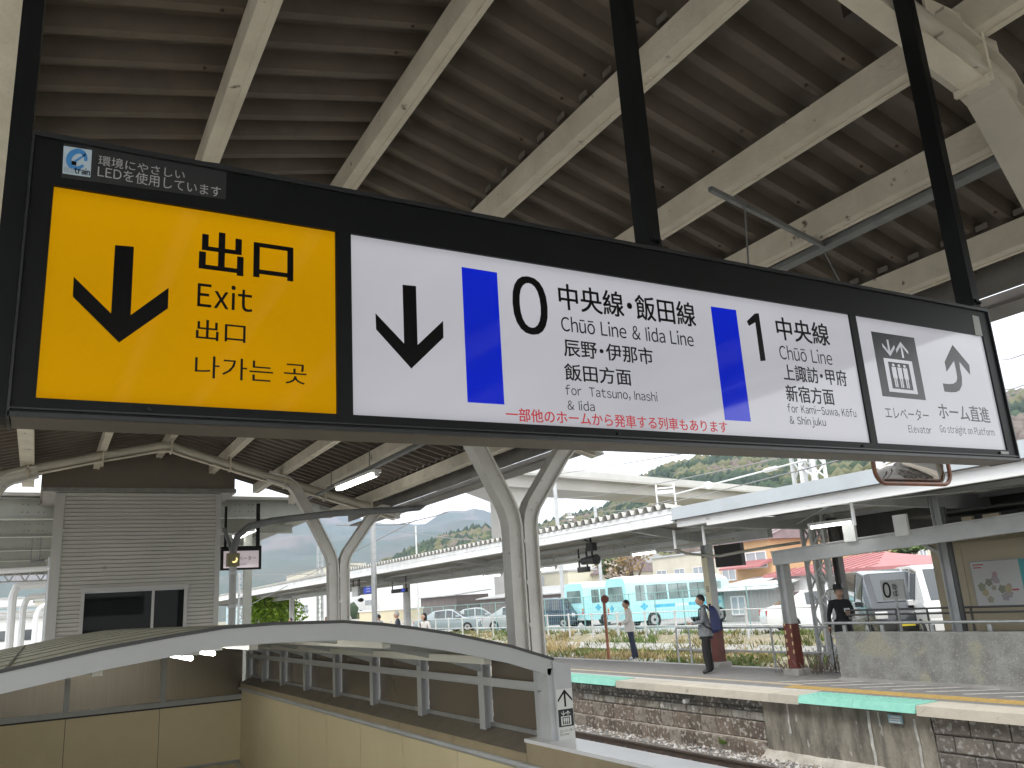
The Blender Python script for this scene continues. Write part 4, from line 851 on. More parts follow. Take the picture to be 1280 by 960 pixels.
# waiting room
wr = root('waiting_room', (15.2, 7, 0), 'beige panelled waiting room wall with framed posters at the right edge of the far platform', 'waiting room')
wy = at(1172, 740, X=14.8).y; wallm = M('beige waiting room panel', (.50, .44, .31), (.46, .40, .28), 1.5, .5); y = wy
m = MB(); m.box(14.83, 16.8, 0, wy-.02, 0, 2.62); m.build('wall_core', wallm, wr)
for w in (.62, 1.3, 1.3, 1.3, 1.3): m = MB(); m.box(14.8, 14.83, y-w+.006, y-.006, .35, 2.28); m.build('wall_panel', wallm, wr); y -= w
m = MB(); m.box(14.79, 14.83, 0, wy, 2.30, 2.42); m.box(14.78, 14.83, 0, wy, .72, .75); m.build('trim', M('brown trim', (.30, .26, .17), rough=.6), wr)
for py_, w in ((1205, .2), (1232, .3)): yy = at(py_, 670, X=14.7).y; m = MB(); m.box(14.72, 14.8, yy-w, yy, 2.35, 2.75); m.build('beam_stub', wallm, wr)
for k, (a, b, lab, cols) in enumerate(((( 1223, 760), (1274, 698), 'white framed poster with coloured flower patches on the beige waiting room wall', 0), ((1279, 755), (1310, 692), 'teal and white poster cut by the right edge of the picture', 1))):
    A, B = at(*a, X=14.78), at(*b, X=14.78); py0, py1 = min(A.y, B.y), max(A.y, B.y); z0 = at(1250, 758, X=14.78).z; z1 = at(1250, 699, X=14.78).z
    if k: py1 = at(1278, 730, X=14.78).y; py0 = py1-.6
    ps = root('poster', (14.78, py0, z0), lab, 'poster'); m = MB(); m.box(14.765, 14.785, py0, py1, z0, z1); m.build('frame', galv, ps)
    m = MB(); m.box(14.760, 14.765, py0+.02, py1-.02, z0+.02, z1-.02); sh_ = m.build('sheet', M('poster paper %d' % k, ((.60, .61, .60), (.10, .42, .45))[k], rough=.5), ps)
    cols_ = [(.46, .43, .33), (.50, .44, .48), (.34, .35, .27), (.54, .48, .30), (.56, .40, .40), (.48, .44, .46), (.38, .40, .3)] if not k else [(.6, .6, .6), (.5, .2, .2)]
    for i in range(14 if not k else 3):
        cy, cz, rr_ = py0+(py1-py0)*R.uniform(.2, .85), z0+(z1-z0)*R.uniform(.15, .78), R.uniform(.03, .07); m = MB()
        m.q(*[(14.7575-.0004*i, cy+rr_*(1+.16*math.sin(5*t+i))*math.cos(t), cz+rr_*(1+.16*math.sin(5*t+i))*math.sin(t)) for t in [j*math.pi/10 for j in range(20)]]); m.build('flower_patch', M('patch %s' % (cols_[i % len(cols_)],), cols_[i % len(cols_)], tuple(c*.7 for c in cols_[i % len(cols_)]), 40, .6), sh_, fix=False)
    if not k:
        m = MB()
        for j in range(2): m.q((14.759, py1-.06, z1-.08-j*.05), (14.759, py1-.26+j*.05, z1-.08-j*.05), (14.759, py1-.26+j*.05, z1-.06-j*.05), (14.759, py1-.06, z1-.06-j*.05))
        m.q((14.759, py0+.10, z0+.26), (14.759, py0+.22, z0+.26), (14.759, py0+.22, z0+.29), (14.759, py0+.10, z0+.29)); m.build('print_line', M('poster red', (.5, .12, .12)), sh_, fix=False)
# far canopy, left part: butterfly roof
fc = root('far_canopy', (14, 40, 0), 'long white edged canopy with ribbed roof over the far platform, receding to the left', 'canopy')
FXn, FX, BX = 11.25, 14.0, 16.9
m = MB(); corr(m, FXn-.06, 3.42, FX, 3.08, 13.45, 75, p=.30, flat=.085, run=.045, top=.10, d=.11, th=.01)
m.build('roof_sheet', M('far roof sheet', (.50, .49, .46), (.40, .39, .36), 1, .6), fc)
m = MB(); corr(m, FX, 3.08, BX, 3.5, 13.45, 75, p=.30, flat=.085, run=.045, top=.10, d=.11, th=.01); m.build('roof_sheet', sheetm2, fc)
m = MB(); m.box(FXn, FXn+.02, 13.4, 75, 3.13, 3.41); m.box(FXn-.03, FXn+.1, 13.4, 75, 3.11, 3.13); m.box(FXn-.012, FXn, 13.4, 75, 3.30, 3.315); m.build('fascia', whitep, fc)
m = MB(); m.box(BX, BX+.02, 13.4, 75, 3.2, 3.5); m.build('back_fascia', whitep, fc)
y = 15.6; cols = []
while y < 74:
    cols.append(y)
    m = MB(); m.hexa([(FXn+.02, y-.05, 3.22), (FX, y-.05, 2.82), (FX, y+.05, 2.82), (FXn+.02, y+.05, 3.22)], [(FXn+.02, y-.05, 3.38), (FX, y-.05, 3.05), (FX, y+.05, 3.05), (FXn+.02, y+.05, 3.38)]); m.build('arm', greyst, fc)
    m = MB(); m.hexa([(FX, y-.05, 2.82), (BX, y-.05, 3.3), (BX, y+.05, 3.3), (FX, y+.05, 2.82)], [(FX, y-.05, 3.05), (BX, y-.05, 3.46), (BX, y+.05, 3.46), (FX, y+.05, 3.05)]); m.build('arm', greyst, fc)
    y += 9.65
for x, z in ((12.1, 3.24), (13.1, 3.12), (15.0, 3.14), (16.0, 3.28)): m = MB(); m.box(x-.04, x+.04, 13.5, 75, z-.05, z+.03); m.build('purlin', greyst, fc)
m = MB(); m.box(13.93, 14.07, 13.5, 75, 2.78, 2.98); m.build('ridge_beam', greyst, fc)
for y0 in cols[:-1]:
    for s in (0, 1): m = MB(); m.tube([(11.4, y0+.1 if s else y0+3.1, 3.22), (13.9, y0+3.1 if s else y0+.1, 2.98)], .012, 6); m.build('brace_rod', galv, fc)
for i, y in enumerate(cols[1:]): 
    if i > 6: break
    cc = root('canopy_column', (14, y, 0), 'white steel column under the far canopy, number %s from the right' % ['one', 'two', 'three', 'four', 'five', 'six', 'seven'][i], 'column', 'columns of the far canopy')
    cc['label'] = 'white steel column of the receding far canopy, %s' % ['hidden behind the nearest Y-shaped column', 'right of the dark information screens', 'just right of the pale second Y-shaped column', 'beside the bright green tree', 'left of the bright green tree', 'next to last toward the left', 'farthest of them'][i]
    m = MB(); m.box(13.88, 14.12, y-.012, y+.012, 0, 2.9); m.box(13.87, 13.885, y-.1, y+.1, 0, 2.9); m.box(14.115, 14.13, y-.1, y+.1, 0, 2.9); m.build('shaft', whitep, cc)
# wine red footed columns
wine = M('wine red paint', (.15, .035, .025), (.11, .03, .022), 5, .5)
def foot_col(x, y, lab, top, tag_=True):
    c = root('canopy_column', (x, y, 0), lab, 'column'); m = MB(); m.box(x-.10, x+.10, y-.10, y-.085, .9, top); m.box(x-.10, x+.10, y+.085, y+.10, .9, top); m.box(x-.01, x+.01, y-.085, y+.085, .9, top); m.build('shaft', greyst, c)
    m = MB(); m.hexa([(x-.11, y-.11, .12), (x+.11, y-.11, .12), (x+.11, y+.11, .12), (x-.11, y+.11, .12)], [(x-.107, y-.107, .98), (x+.107, y-.107, .98), (x+.107, y+.107, .98), (x-.107, y+.107, .98)]); m.build('red_casing', wine, c)
    m = MB(); m.rbox(x-.2, x+.2, y-.2, y+.2, 0, .12, .02); m.build('footing', concrete, c); return c
c1 = foot_col(14.0, 15.6, 'grey column with dark red foot casing directly behind the man with the blue backpack', 2.8)
a = at(890, 745, X=13.99); m = MB(); m.box(13.89, 13.898, 15.5, 15.7, a.z-.5, a.z+.9); pl_ = m.build('number_plate', M('cream plate', (.62, .58, .42)), c1)
for k, s in enumerate('8・0'): put_text(s, pl_, blackp, Vector((13.888, 15.64, a.z+.1-.32*k)), NYv, UZ, .09, .13 if s != '・' else .05)
c2_ = foot_col(13.45, 12.75, "grey column with yellow dashed dark red foot, left of the man in the hat", 2.2)
for k in range(5): z = .25+k*.16; m = MB(); m.box(13.345-.004, 13.345, 12.65, 12.68, z, z+.07); m.box(13.335, 13.342, 12.80, 12.83, z+.05, z+.12); m.build('reflector_dash', M('pale yellow dash', (.62, .52, .25)), c2_)
# canopy, right part
rc = root('near_end_canopy', (13.5, 8, 0), 'blue grey edged flat canopy over the right part of the far platform', 'canopy')
m = MB(); m.box(11.22, 11.28, -2, 13.42, 3.17, 3.41); m.build('upper_fascia', bluegrey, rc)
wfm = M('white peeling fascia', (.88, .88, .87), (.80, .80, .79), 2, .5, c3=(.42, .40, .36), s3=3.5, t3=.66, stretch=(1, .5, 3))
m = MB(); m.box(11.3, 11.42, 6.5, 12.5, 2.965, 3.16); m.box(11.3, 11.5, 12.5, 13.38, 3.02, 3.16); m.box(11.3, 11.42, -2, 6.5, 2.965, 3.16); m.build('lower_fascia', wfm, rc)
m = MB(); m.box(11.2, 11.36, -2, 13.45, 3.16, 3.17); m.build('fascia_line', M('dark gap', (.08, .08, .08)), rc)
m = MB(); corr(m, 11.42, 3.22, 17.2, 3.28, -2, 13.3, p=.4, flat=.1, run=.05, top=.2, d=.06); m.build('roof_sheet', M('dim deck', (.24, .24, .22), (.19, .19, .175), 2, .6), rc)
for y in (13.2, 9.55, 6.45, 3.2, 0): m = MB(); m.hexa([(11.42, y-.07, 3.0), (17, y-.07, 2.86), (17, y+.07, 2.86), (11.42, y+.07, 3.0)], [(11.42, y-.07, 3.18), (17, y-.07, 3.2), (17, y+.07, 3.2), (11.42, y+.07, 3.18)]); m.build('cross_beam', greyst, rc)
for x in (12.2, 13.9, 15.4): m = MB(); m.box(x-.04, x+.04, -2, 13.3, 3.10, 3.2); m.build('purlin', greyst, rc)
for a, b in (((11.6, 9.7), (14.2, 12.9)), ((14.2, 6.6), (11.6, 9.4)), ((11.7, 6.3), (14.4, 3.4))): m = MB(); m.tube([(*a, 3.03), (*b, 3.0)], .014, 6); m.build('brace_rod', galv, rc)
A, B = at(972, 706, X=13.05), at(1280, 650, X=13.05); zz = 2.28; m = MB(); m.bar((13.05, A.y+.05, 2.27), (13.05, 2, 2.62), .16, .25); m.bar((13.05, A.y+.05, 2.41), (13.05, 2, 2.76), .22, .025); m.build('main_beam', greyst, rc)
for p in (1064, 1130): y = at(p, 670, X=12.95).y; m = MB(); m.box(12.9, 12.96, y-.13, y+.13, 2.44, 2.80); m.build('white_plate', whitep, rc)
for p, q, z0 in ((845, 13.3, 2.45), (882, 12.3, 2.4), (1074, 9.3, 2.5)): m = MB(); y = at(p, 690, X=11.6).y; m.tube([(11.6, y, 3.0), (11.6, y, 2.62)], .03, 8); m.build('drop_pipe', whitep, rc)
m = MB(); m.box(15.7, 15.8, -2, 13.2, 2.5, 3.2); m.box(14.6, 15.7, -2, 10.6, 2.84, 2.88); m.build('dark_underside', M('painted underside shade', (.07, .07, .065), (.05, .05, .045), 3, .6), rc)  # dark boxes added under the deck; the shade there is in their colour
y = at(1192, 740, X=13.9).y
for x_, y_, w_, lab in ((13.9, y, .09, 'grey steel column with dark edges left of the beige waiting room'), (15.0, at(1047, 700, X=15.0).y, .08, 'dark steel column behind the man in the black hat')):
    c = root('steel_column', (x_, y_, 0), lab, 'column'); m = MB(); m.box(x_-w_, x_+w_, y_-w_, y_-w_+.015, 0, 3.1); m.box(x_-w_, x_+w_, y_+w_-.015, y_+w_, 0, 3.1); m.box(x_-.008, x_+.008, y_-w_+.015, y_+w_-.015, 0, 3.1); m.build('shaft', M('dark grey steel', (.14, .14, .14), (.1, .1, .1), 3, .5) if 'dark steel' in lab else greyst, c)
    if 'waiting' in lab:
        m = MB(); m.bar((x_, y_+.08, 2.1), (x_, y_+.8, 2.55), .08, .06); m.build('knee_brace', greyst, c)
        m = MB(); m.tube([(x_-.1, y_-.16, .6), (x_-.1, y_-.16, 2.9)], .045, 8); m.build('black_pipe', M('dark pipe', (.05, .05, .05), rough=.4), c)
# lamps and conduit of far canopies
for p, q, X_, lab in (((1012, 661), (1068, 652), 12.6, 'lit tube lamp under the blue grey edged canopy'), ((790, 694), (822, 690), 12.9, 'lit tube lamp under the ribbed far canopy right of the black spotlight'), ((668, 714), (695, 709), 12.9, 'lit tube lamp under the ribbed far canopy right of the nearest Y-shaped column'), ((605, 722), (627, 718), 12.9, 'lit tube lamp under the ribbed far canopy left of the nearest Y-shaped column')):
    A, B = at(*p, X=X_), at(*q, X=X_); z = (A.z+B.z)/2; tube_lamp((X_, A.y, z), (X_, B.y, z), lab, 1, 'fluorescent lamps over the far platform', .1)
m = MB(); A, B = at(640, 720, X=13.0), at(860, 681, X=13.0); m.bar((13.0, 13.6, B.z), (13.0, 40, B.z), .07, .05)
for y in (15, 18, 21, 24, 28, 32): m.box(12.99, 13.01, y, y+.02, B.z, 3.1)
m.build('conduit_tray', M('pale conduit tray', (.40, .39, .34), rough=.6), None, label='long pale conduit tray hung under the ribbed far canopy', cat='conduit')
m = MB(); P = [at(*p, X=13.2) for p in ((846, 688), (858, 692), (880, 694), (900, 695), (925, 690), (960, 684), (1000, 678))]; m.tube([(p.x, p.y, p.z) for p in P], .03, 8); m.build('conduit_pipe', M('pale conduit tray', (.4, .39, .34)), None, smooth=True, label='bent pale pipe crossing below the blue grey edged canopy', cat='pipe')
# spotlight, small screens, speakers
blk = M('matte black', (.012, .012, .013), rough=.45)
sx = 12.0; sp_ = root('spotlight', at(740, 700, X=sx), 'black spotlight hanging from the ribbed far canopy above the buses', 'spotlight'); a = at(740, 700, X=sx)
m = MB(); m.tube([(sx, a.y+.42, a.z-.01), (sx, a.y+.1, a.z+.005), (sx, a.y-.12, a.z), (sx, a.y-.2, a.z)], .085, 14, r2=.13); m.build('barrel', blk, sp_, smooth=True)
m = MB(); m.box(sx-.07, sx+.07, a.y-.16, a.y+.12, a.z+.22, a.z+.42); m.box(sx-.015, sx+.015, a.y-.05, a.y, a.z+.1, a.z+.22); m.build('control_box', blk, sp_)
m = MB(); m.tube([(sx, a.y, a.z+.42), (sx, a.y, a.z+.72)], .03, 8); m.tube([(sx, a.y, a.z+.68), (sx, a.y+.22, a.z+.70), (sx, a.y+.30, a.z+.6), (sx, a.y+.22, a.z+.5), (sx, a.y+.1, a.z+.47)], .018, 8); m.build('bracket', blk, sp_, smooth=True)
def hung(px0, px1, py0, py1, X, name, label, cat, inner=None, topz=3.15, mt=None):
    A, B = at(px0, py1, X=X), at(px1, py0, X=X); r = root(name, (X, A.y, A.z), label, cat)
    y0, y1 = min(A.y, B.y), max(A.y, B.y); z0, z1 = min(A.z, B.z), max(A.z, B.z)
    m = MB(); m.box(X, X+.1, y0, y1, z0, z1); o = m.build('casing', mt or blk, r)
    
    for yy in (y0+.03, y1-.08): m = MB(); m.box(X+.03, X+.06, yy, yy+.05, z1, topz); m.build('hanger', blk, r)
    return r, o, (y0, y1, z0, z1)
r_, o_, (y0, y1, z0, z1) = hung(448, 465, 732, 744, 12.2, 'information_screen', "small dark screen with blue field and a 1, hanging under the far canopy", 'screen')
m = MB(); m.q((12.198, y0+.05*(y1-y0), z0+.04), (12.198, y0+.6*(y1-y0), z0+.04), (12.198, y0+.6*(y1-y0), z1-.04), (12.198, y0+.05*(y1-y0), z1-.04)); m.build('blue_field', M('screen blue', (.02, .04, .3), emit=(.05, .1, .6), es=.3), o_, fix=False)
put_text('1', o_, whitep, Vector((12.195, y1-.12, z0+.08)), NYv, UZ, .12, (z1-z0)*.6)
m = MB()
for k in range(3): m.q((12.194, y0+.2, z0+.1+k*.1), (12.194, y0+.7, z0+.1+k*.1), (12.194, y0+.7, z0+.13+k*.1), (12.194, y0+.2, z0+.13+k*.1))
m.build('text_line', whitep, o_, fix=False)
r_, o_, (y0, y1, z0, z1) = hung(489, 507, 735, 742, 13.4, 'information_screen', 'narrow dark information board with blue field hanging left of a far canopy column', 'screen')
m = MB(); m.q((13.397, y0+.1, z0+.03), (13.397, y0+.5, z0+.03), (13.397, y0+.5, z1-.03), (13.397, y0+.1, z1-.03)); m.build('blue_field', MATS['screen blue'], o_, fix=False)
hung(440, 447, 733, 746, 12.25, 'display_case', 'white box display hanging just left of the small dark screen under the far canopy', 'display', mt=whitep)
hung(722, 734, 708, 716, 13.4, 'hanging_box', 'small black box hanging over the roof of the left bus', 'box')
m = MB(); a = at(451, 750, X=12.2); m.blob((a.x, a.y, a.z), .12, .2, .09, 2, .1, 2); m.build('camera_dome', blk, None, label='tiny black camera below the small dark screen at left', cat='camera', smooth=True)
X_ = 15.0; A, B = at(894, 700, X=X_), at(925, 682, X=X_); m = MB(); m.box(X_, X_+.12, B.y, A.y, 2.28, 2.82); m.build('black_board', blk, None, label='large black board hanging below the blue grey canopy left of the orange house', cat='board')
# lattice mast behind the man in black
def lattice(cx, cy, z0, z1, w, label, mat, n=10, name='lattice_mast', leg=.03, grp=None):
    r = root(name, (cx, cy, z0), label, 'mast', grp)
    for dx, dy in ((-1, -1), (1, -1), (1, 1), (-1, 1)): m = MB(); m.box(cx+dx*w-leg, cx+dx*w+leg, cy+dy*w-leg, cy+dy*w+leg, z0, z1); m.build('leg', mat, r)
    m = MB(); h_ = (z1-z0)/n
    for i in range(n):
        a, b = z0+i*h_, z0+(i+1)*h_; s = 1 if i % 2 else -1
        for dy in (-1, 1): m.bar((cx-s*w, cy+dy*w, a), (cx+s*w, cy+dy*w, b), leg*.9, leg*.9)
        for dx in (-1, 1): m.bar((cx+dx*w, cy-s*w, a), (cx+dx*w, cy+s*w, b), leg*.9, leg*.9)
    m.build('bracing', mat, r); return r
a = at(1034, 780, X=15.2); lattice(15.2, a.y, -.4, 7.5, .17, 'white lattice mast standing just left of the man in the black hat', greyst, 16, leg=.035)
# ------------------------------------------------------------------ vehicles
def loft(mb, rings, mats=None, caps=True):
    n = len(mb.v); k = len(rings[0])
    for r in rings: mb.v += [tuple(p) for p in r]
    for i in range(len(rings)-1):
        for j in range(k):
            mb.f.append((n+i*k+j, n+i*k+(j+1) % k, n+(i+1)*k+(j+1) % k, n+(i+1)*k+j)); mb.m.append(mats(i, j) if mats else mb.cur)
    if caps: mb.f += [tuple(n+j for j in range(k))[::-1], tuple(n+(len(rings)-1)*k+j for j in range(k))]; mb.m += [mb.cur]*2
tyre = M('tyre', (.02, .02, .02), rough=.8); rimm = M('wheel rim', (.45, .45, .46), rough=.3, metal=.7)
def wheel(par, x, y, r, w, s):
    m = MB(); m.tube([(x, y-w/2, r), (x, y+w/2, r)], r, 20); o = m.build('wheel', tyre, par)
    m = MB(); yy = y+s*(w/2+.004); m.tube([(x, yy-.01, r), (x, yy+.01, r)], r*.58, 14); m.build('rim', rimm, o)
    m = MB(); m.tube([(x, yy+s*.011-.005, r), (x, yy+s*.011+.005, r)], r*.2, 10); m.build('hub', tyre, o)
autog = M('car window glass', (.05, .06, .065), rough=.05, spec=.9)
lampm = M('lamp lens', (.65, .66, .66), rough=.1); redl = M('tail lamp', (.45, .02, .02), rough=.2); amber = M('amber lamp', (.55, .22, .03), rough=.2)
def car(loc, rz, label, paint, L=4.4, W=1.72, H=1.5, kind='car', group='parked cars'):
    r = root('parked_%s' % kind, loc, label, kind, group, rz); h = L/2; w = W/2
    if kind == 'van': st = [(-h, .35, .9, .9), (-h+.05, .25, 1.0, H*.6), (-h+.18, .22, 1.02, H-.08), (-h+.5, .2, 1.03, H), (.2*h, .2, 1.03, H), (.52*h, .2, 1.03, H-.1), (.84*h, .22, 1.0, 1.04), (h-.08, .25, .86, .88), (h, .35, .72, .74)]; glass = (1, 5, 3, 4, 5, 2)
    else: st = [(-h, .35, .72, .74), (-h+.06, .25, .84, .86), (-h+.5, .22, .92, .96), (-.32*h-.1, .2, .93, H-.06), (0, .2, .93, H), (.2*h, .2, .93, H-.04), (.52*h, .2, .92, .96), (h-.1, .25, .74, .76), (h, .35, .62, .64)]; glass = (2, 3, 4, 5)
    rings = []
    for x, zb, zw, zr in st:
        f = 1-.10*abs(x/h)**4; tw = w*f; rw = tw*(.80 if zr > zw+.25 else .93)
        rings.append([(x, -tw*.94, zb), (x, -tw, (zb+zw)/2), (x, -tw*.985, zw), (x, -rw, zr-.03), (x, -rw*.85, zr), (x, rw*.85, zr), (x, rw, zr-.03), (x, tw*.985, zw), (x, tw, (zb+zw)/2), (x, tw*.94, zb)])
    m = MB(); loft(m, rings, lambda i, j: 0); m.build('body', [paint], r, smooth=True)
    def gq(pts, nm='window'): m = MB(); m.q(*pts); return m.build(nm, autog, r, fix=False)
    for s in (0, 1):
        j0, j1 = (2, 3) if s == 0 else (7, 6)
        for i in [g for g in glass if g not in (1, 2 if kind == 'car' else 1, 5 if kind == 'van' else 99)]:
            a, b, c, d = [Vector(rings[k][j]) for k, j in ((i, j0), (i+1, j0), (i+1, j1), (i, j1))]; ce = (a+b+c+d)/4; o = Vector((0, -.012 if s == 0 else .012, 0))
            if (a-d).length < .1 and (b-c).length < .1: continue
            gq([ce+(p-ce)*.88+o for p in (a, b, c, d)])
    for i in ((5, 2) if kind == 'car' else (5, 1)):
        a, b, c, d = [Vector(rings[k][j]) for k, j in ((i, 4), (i, 5), (i+1, 5), (i+1, 4))]; ce = (a+b+c+d)/4; nn = (b-a).cross(c-b).normalized(); nn = nn if nn.z > 0 or nn.x*(1 if i > 3 else -1) > 0 else -nn
        gq([ce+(p-ce)*.92+nn*.012 for p in (a, b, c, d)], 'windscreen' if i == 5 else 'rear_window')
    for s in (-1, 1):
        for x in (-h*.62, h*.64): wheel(r, x, s*(w-.10), .31, .19, s)
        m = MB(); m.rbox(h-.09, h+.005, s*w*.72-.16, s*w*.72+.16, .60 if kind == 'car' else .66, .74 if kind == 'car' else .84, .02); m.build('headlight', lampm, r)
        m = MB(); m.box(-h-.005, -h+.06, s*w*.8-.08, s*w*.8+.08, .62, .82); m.build('tail_light', redl, r)
        m = MB(); m.rbox(h*.30, h*.42, s*(w+.02)-.09, s*(w+.02)+.09, .96, 1.1, .02); m.build('mirror', paint, r)
    m = MB(); m.box(h-.02, h+.015, -.35, .35, .42, .56); m.build('grille', rubber, r)
    m = MB(); m.box(h+.016, h+.024, -.17, .17, .44, .55); m.build('number_plate', M('yellow plate', (.75, .60, .05)) if 'yellow plate' in label else whitep, r)
    return r
busg = M('bus window glass', (.22, .30, .29), (.10, .15, .15), 1.2, .06, spec=.9)
def bus(loc, rz, label):
    r = root('parked_bus', loc, label, 'bus', 'turquoise minibuses', rz); L, w, H = 7.0, 1.02, 2.62; h = L/2
    tq = M('turquoise bus paint', (.42, .75, .77), (.36, .71, .74), 1, .3, coat=.4); wt = M('white bus roof', (.78, .82, .83), rough=.3)
    st = [(-h, .55, .86), (-h+.08, .42, .97), (-h+.3, .38, 1), (0, .38, 1), (h-1.0, .38, 1), (h-.45, .42, .985), (h-.12, .48, .95), (h, .55, .9)]; rings = []
    for i, (x, zb, f) in enumerate(st):
        ww = w*(f if f > .9 else .94); top = H*(1 if -h+.1 < x < h-1.2 else .975 if x < 0 else (.97 if x < h-.9 else .9 if x < h-.3 else .62 if x < h-.1 else .5)); mid = min(2.28, top-.12)
        rings.append([(x, -ww*.96, zb), (x, -ww, .8), (x, -ww, min(1.25, top-.2)), (x, -ww*.97, mid), (x, -ww*.86, top-.04), (x, -ww*.5, top), (x, ww*.5, top), (x, ww*.86, top-.04), (x, ww*.97, mid), (x, ww, min(1.25, top-.2)), (x, ww, .8), (x, ww*.96, zb)])
    m = MB(); loft(m, rings, lambda i, j: 1 if 3 <= j <= 7 else 0); m.build('body', [tq, wt], r, smooth=True)
    for s in (-1, 1):
        for x0, x1 in ((-h+.55, -h+1.15), (-h+1.25, -h+2.5), (-h+2.6, -h+3.85), (-h+3.95, -h+5.1), (-h+5.2, -h+6.1)):
            m = MB(); m.hexa([(x0, s*(w+.002), 1.36), (x1, s*(w+.002), 1.36), (x1, s*(w-.02), 1.36), (x0, s*(w-.02), 1.36)], [(x0, s*(w-.026), 2.14), (x1, s*(w-.026), 2.14), (x1, s*(w-.045), 2.14), (x0, s*(w-.045), 2.14)]); q = m.build('window', busg, r)
            m = MB(); xm = (x0+x1)/2; m.hexa([(xm-.015, s*(w+.006), 1.36), (xm+.015, s*(w+.006), 1.36), (xm+.015, s*w, 1.36), (xm-.015, s*w, 1.36)], [(xm-.015, s*(w-.022), 2.14), (xm+.015, s*(w-.022), 2.14), (xm+.015, s*(w-.03), 2.14), (xm-.015, s*(w-.03), 2.14)]); m.build('window_bar', rubber, q)
        db = M('bus decal blue', (.03, .36, .60), (.12, .52, .68), 2.5, .35)
        m = MB()
        for x0, x1, z0, z1 in ((-1.9, -.6, .98, 1.14), (.3, 1.9, .98, 1.14)): m.q((x0, s*(w+.004), z0), (x1, s*(w+.004), z0), (x1, s*(w+.004), z1), (x0, s*(w+.004), z1))
        for cx, rr_ in ((-2.5, .26), (2.1, .34)):
            for k in range(4): a = k*math.pi/2; m.q(*[(cx+rr_*(u*math.cos(a)-v*math.sin(a)), s*(w+.006), 1.08+rr_*(u*math.sin(a)+v*math.cos(a))*.8) for u, v in ((0, 0), (.5, .45), (1, 0), (.5, -.45))])
        m.build('decal', db, r, fix=False)
        m = MB()
        for k in range(5): x0 = -.5+k*.16; m.q((x0, s*(w+.005), .99), (x0+.10, s*(w+.005), .99), (x0+.10, s*(w+.005), 1.12), (x0, s*(w+.005), 1.12))
        m.build('decal_lettering', wt, r, fix=False)
        wheel(r, -h+1.55, s*(w-.12), .40, .26, s); wheel(r, h-1.25, s*(w-.12), .40, .24, s)
        m = MB(); m.rbox(h-.02, h+.03, s*.72-.14, s*.72+.14, .68, .88, .02); m.build('headlight', lampm, r)
        for z in (.82, 1.0): m = MB(); m.disc((-h-.01, s*.80, z), .07, (1, 0, 0), .04, 12); m.build('tail_light', redl if z < .9 else amber, r)
        m = MB(); m.box(h-.35, h-.2, s*(w+.08)-.05, s*(w+.08)+.05, 1.4, 1.75); m.build('mirror', rubber, r)
    m = MB(); m.hexa([(-h-.02, -.72, 1.40), (-h+.03, -.72, 1.40), (-h+.03, .72, 1.40), (-h-.02, .72, 1.40)], [(-h-.02, -.66, 2.12), (-h+.06, -.66, 2.12), (-h+.06, .66, 2.12), (-h-.02, .66, 2.12)]); m.build('rear_window', busg, r)
    m = MB(); m.hexa([(h-.115, -.8, 1.32), (h-.06, -.8, 1.32), (h-.06, .8, 1.32), (h-.115, .8, 1.32)], [(h-.45, -.76, 2.2), (h-.40, -.76, 2.2), (h-.40, .76, 2.2), (h-.45, .76, 2.2)]); m.build('windscreen', autog, r)
    m = MB(); m.box(-h-.02, -h+.02, -.3, .3, .62, .76); m.box(-h-.05, -h+.05, -.9, .9, .40, .52); m.build('bumper', M('bus bumper', (.5, .6, .6), rough=.4), r)
    m = MB()
    for k in range(4): a = k*math.pi/2; m.q(*[(-h-.008, .45+.2*(u*math.cos(a)-v*math.sin(a)), 1.05+.2*(u*math.sin(a)+v*math.cos(a))) for u, v in ((0, 0), (.5, .45), (1, 0), (.5, -.45))])
    m.build('decal', MATS['bus decal blue'], r, fix=False)
    return r
a = at(843, 779, D=46.5); bus((a.x, a.y, .055), math.radians(-3), 'turquoise minibus with white roof, parked in front and partly behind the grey canopy column')
a = at(776, 777, D=54.5); bus((a.x, a.y, .055), math.radians(4), 'turquoise minibus half hidden behind the other, its rear toward the ribbed far canopy')
def park(px, D, rz, label, col, **k):
    a = at(px, 770, D=D); return car((a.x, a.y, .055), math.radians(rz), label, M('paint %s' % (col,), col, rough=.25, coat=.6, metal=.2 if sum(col) < 1.5 else 0), **k)
park(1106, 27.5, -128, 'black van with yellow plate and big windscreen, parked behind the small sign with the 0', (.03, .035, .04), kind='van', L=4.5, W=1.75, H=1.95)
park(1176, 26.5, -132, 'white tall van parked beside the grey column of the waiting room', (.75, .76, .76), kind='van', L=4.2, W=1.66, H=2.0)
park(1030, 34, -35, 'white car seen beyond the lattice mast, in front of the red roofed house', (.78, .79, .79))
park(1085, 37, -30, 'white car beyond the black van at its left', (.72, .74, .75))
park(560, 58, -35, 'pale blue grey car behind the fence left of the nearest Y-shaped column', (.30, .36, .38))
park(595, 60, -30, 'grey car behind the fence right next to the nearest Y-shaped column', (.40, .43, .44))
park(648, 55, -50, 'silver car just right of the nearest Y-shaped column', (.42, .45, .45))
park(690, 53, -60, 'dark blue small van parked left of the rear turquoise bus', (.04, .06, .09), kind='van', L=3.6, W=1.5, H=1.8)
